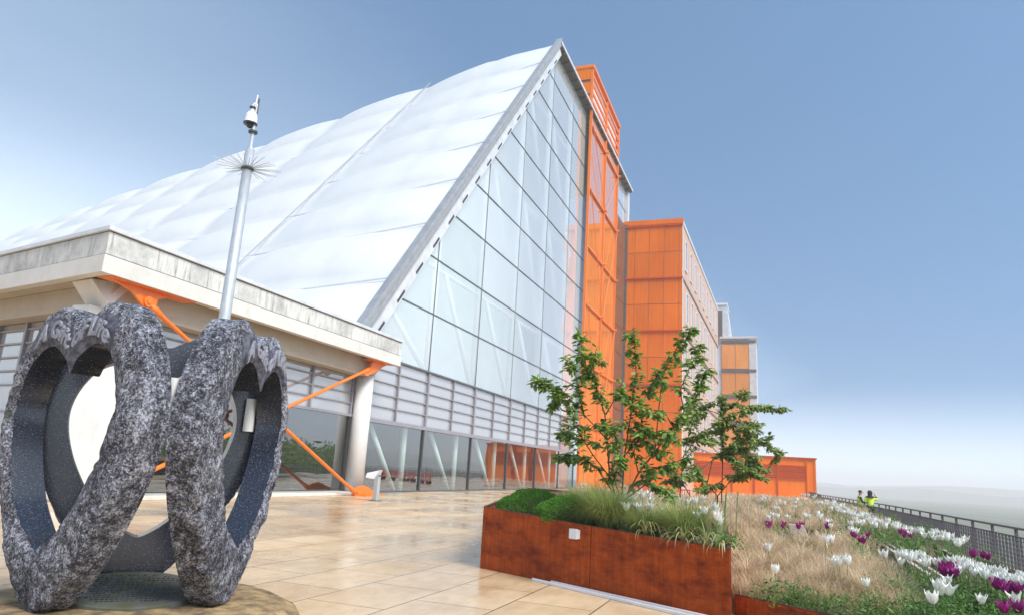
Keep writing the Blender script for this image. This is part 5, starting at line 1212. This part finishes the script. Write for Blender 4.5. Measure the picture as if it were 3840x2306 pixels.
# ------------------------------------------------------------------ people
def skin_body(name, joints, edges, radii, parent, mats, levels=2):
    """one continuous surface grown round a skeleton; first joint is the root"""
    me = bpy.data.meshes.new(name); me.from_pydata([Vector(j) for j in joints], edges, []); me.update()
    o = bpy.data.objects.new(name, me); col.objects.link(o)
    sk = o.modifiers.new('skin', 'SKIN'); sk.use_smooth_shade = True
    sv = me.skin_vertices[0].data if me.skin_vertices else None
    if sv is None:
        bm = bmesh.new(); bm.from_mesh(me); bm.verts.layers.skin.verify(); bm.to_mesh(me); bm.free(); sv = me.skin_vertices[0].data
    for i, q in enumerate(radii): sv[i].radius = q if hasattr(q, '__len__') else (q, q)
    sv[0].use_root = True
    ss = o.modifiers.new('sub', 'SUBSURF'); ss.levels = levels; ss.render_levels = levels
    bpy.context.view_layer.update()
    new = bpy.data.meshes.new_from_object(o.evaluated_get(bpy.context.evaluated_depsgraph_get()))
    bpy.data.objects.remove(o)
    for m in mats: new.materials.append(m)
    new.polygons.foreach_set('use_smooth', [True] * len(new.polygons))
    o = bpy.data.objects.new(name, new); col.objects.link(o); o.parent = parent
    return o
def person(loc, face, label, pose, jacket, hat, trousers='black_cloth', sleeve='black_cloth', h=1.76):
    """face: heading the person looks to, in degrees from +X"""
    t = thing('person', loc, label, 'person', None); t.scale = (1.06, 1.06, 1.06); t.rotation_euler = (0, 0, R(face - 90))      # local +Y is forwards
    L_ = pose
    J = [(0, 0, .98), (0, .0, 1.22), (0, -.01, 1.42), (0, .01, 1.50), (0, .03, 1.60), (0, .03, 1.70),                        # pelvis..head
         (.10, 0, .93), (.11, .02, .50), (.11, -.02, .09), (.12, .13, .04), (-.10, 0, .93), (-.11, .03, .50), (-.11, 0, .09), (-.12, .15, .04)]
    J += [(.19, -.01, 1.40), L_['re'], L_['rw'], (-.19, -.01, 1.40), L_['le'], L_['lw']]
    Ed = [(0, 1), (1, 2), (2, 3), (3, 4), (4, 5), (0, 6), (6, 7), (7, 8), (8, 9), (0, 10), (10, 11), (11, 12), (12, 13), (2, 14), (14, 15), (15, 16), (2, 17), (17, 18), (18, 19)]
    rad = [(.15, .11), (.14, .10), (.12, .09), .06, (.078, .095), (.07, .085), .10, .065, .048, .04, .10, .065, .048, .04, .07, .05, .036, .07, .05, .036]
    # hands: palm, five unequal bent fingers grown from the wrist
    for w_, e_, sgn in ((16, 15, 1), (19, 18, -1)):
        wv = Vector(J[w_]); dv = (wv - Vector(J[e_])).normalized(); sd_ = dv.cross(UP)
        sd_ = sd_.normalized() if sd_.length > .05 else Vector((1, 0, 0)); nv_ = sd_.cross(dv)
        J.append(tuple(wv + dv * .075)); pi = len(J) - 1; Ed.append((w_, pi)); rad.append((.036, .018))
        for q, ln in ((-1.5, .055), (-.5, .068), (.5, .066), (1.5, .05)):
            J.append(tuple(wv + dv * .105 + sd_ * q * .017)); a = len(J) - 1; Ed.append((pi, a)); rad.append(.009)
            J.append(tuple(wv + dv * (.105 + ln) + sd_ * q * .019 - nv_ * .022)); Ed.append((a, a + 1)); rad.append(.008)
        J.append(tuple(wv + dv * .055 + sd_ * sgn * -.045 - nv_ * .02)); a = len(J) - 1; Ed.append((w_, a)); rad.append(.011)
    b = skin_body('body', J, Ed, rad, t, [M['skin'], M[trousers], M[sleeve], M['black_cloth']], 2)
    for p in b.data.polygons:
        c = p.center
        p.material_index = 3 if c.z < .12 else 1 if c.z < 1.0 and abs(c.x) < .3 and c.y < .35 else 2 if c.z < 1.47 else 0
    # hands stay skin
    hands = [Vector(J[16]), Vector(J[19])]
    for p in b.data.polygons:
        if any((p.center - hv).length < .15 and (p.center - hv).dot(hv - Vector(J[e])) > .0 for hv, e in zip(hands, (15, 18))): p.material_index = 0
    # face: nose, brow sockets, mouth, ears
    fm = MB()
    fm.hexa([(-.012, .112, 1.622), (.012, .112, 1.622), (.016, .13, 1.612), (-.016, .13, 1.612)], [(-.006, .112, 1.665), (.006, .112, 1.665), (.005, .118, 1.66), (-.005, .118, 1.66)])
    for sx in (-1, 1): fm.lathe((sx * .082, .02, 1.63), [(.008, -.03), (.017, 0), (.008, .03)], 8)
    fm.build('face', M['skin'], t, local=True, smooth=True)
    fm = MB()
    for sx in (-1, 1): fm.lathe((sx * .032, .116, 1.655), [(.002, -.008), (.011, 0), (.002, .008)], 8)
    fm.box(-.024, .024, .112, .122, 1.578, 1.585); fm.build('eyes_and_mouth', M['black_cloth'], t, local=True)
    # jacket
    JJ = [(0, 0, .90), (0, 0, 1.05), (0, 0, 1.22), (0, -.01, 1.40)]; JE = [(0, 1), (1, 2), (2, 3)]; JR = [(.195, .14), (.185, .135), (.185, .135), (.15, .115)]
    if jacket == 'full':
        JJ += [(.19, -.01, 1.40), L_['re'], (-.19, -.01, 1.40), L_['le']]; JE += [(3, 4), (4, 5), (3, 6), (6, 7)]; JR += [.092, .07, .092, .07]
    else: JJ += [(.15, -.01, 1.42), (-.15, -.01, 1.42)]; JE += [(3, 4), (3, 5)]; JR += [.085, .085]
    jk = skin_body('jacket', JJ, JE, JR, t, [M['hivis'], M['reflective'], M['black_cloth']], 2)
    for p in jk.data.polygons:
        z = p.center.z; p.material_index = 2 if jacket == 'none_dark' else 1 if 1.06 < z < 1.10 else 2 if z > 1.40 and jacket == 'full' else 0
    # headwear
    hm = MB()
    if hat == 'cap':
        hm.lathe((0, .03, 1.685), [(.098, 0), (.105, .02), (.10, .06), (.07, .1), (.02, .115)], 20); hm.hexa([(-.08, .1, 1.69), (.08, .1, 1.69), (.06, .2, 1.68), (-.06, .2, 1.68)], [(-.08, .1, 1.705), (.08, .1, 1.705), (.06, .2, 1.69), (-.06, .2, 1.69)]); hm.build('cap', M['black_cloth'], t, local=True, smooth=True)
    else:
        hm.lathe((0, .0, 1.42), [(.22, 0), (.2, .04), (.12, .1), (.115, .16), (.128, .24), (.115, .32), (.07, .37), (.02, .385)], 20); hm.build('hood', M['black_cloth'], t, local=True, smooth=True)
    return t
person((4.83, 47.25, -.02), 10, 'person in a yellow vest, dark cap and folded dark sleeves, facing right by the railing', dict(re=(.30, .04, 1.14), rw=(.06, .25, 1.18), le=(-.30, .04, 1.14), lw=(-.04, .27, 1.13)), 'vest', 'cap')
person((5.37, 47.2, .0), 95, 'person in a yellow jacket and black hood seen from behind with one arm raised', dict(re=(.40, .10, 1.30), rw=(.30, .22, 1.55), le=(-.30, -.02, 1.13), lw=(-.26, .16, .95)), 'full', 'hood', h=1.78)
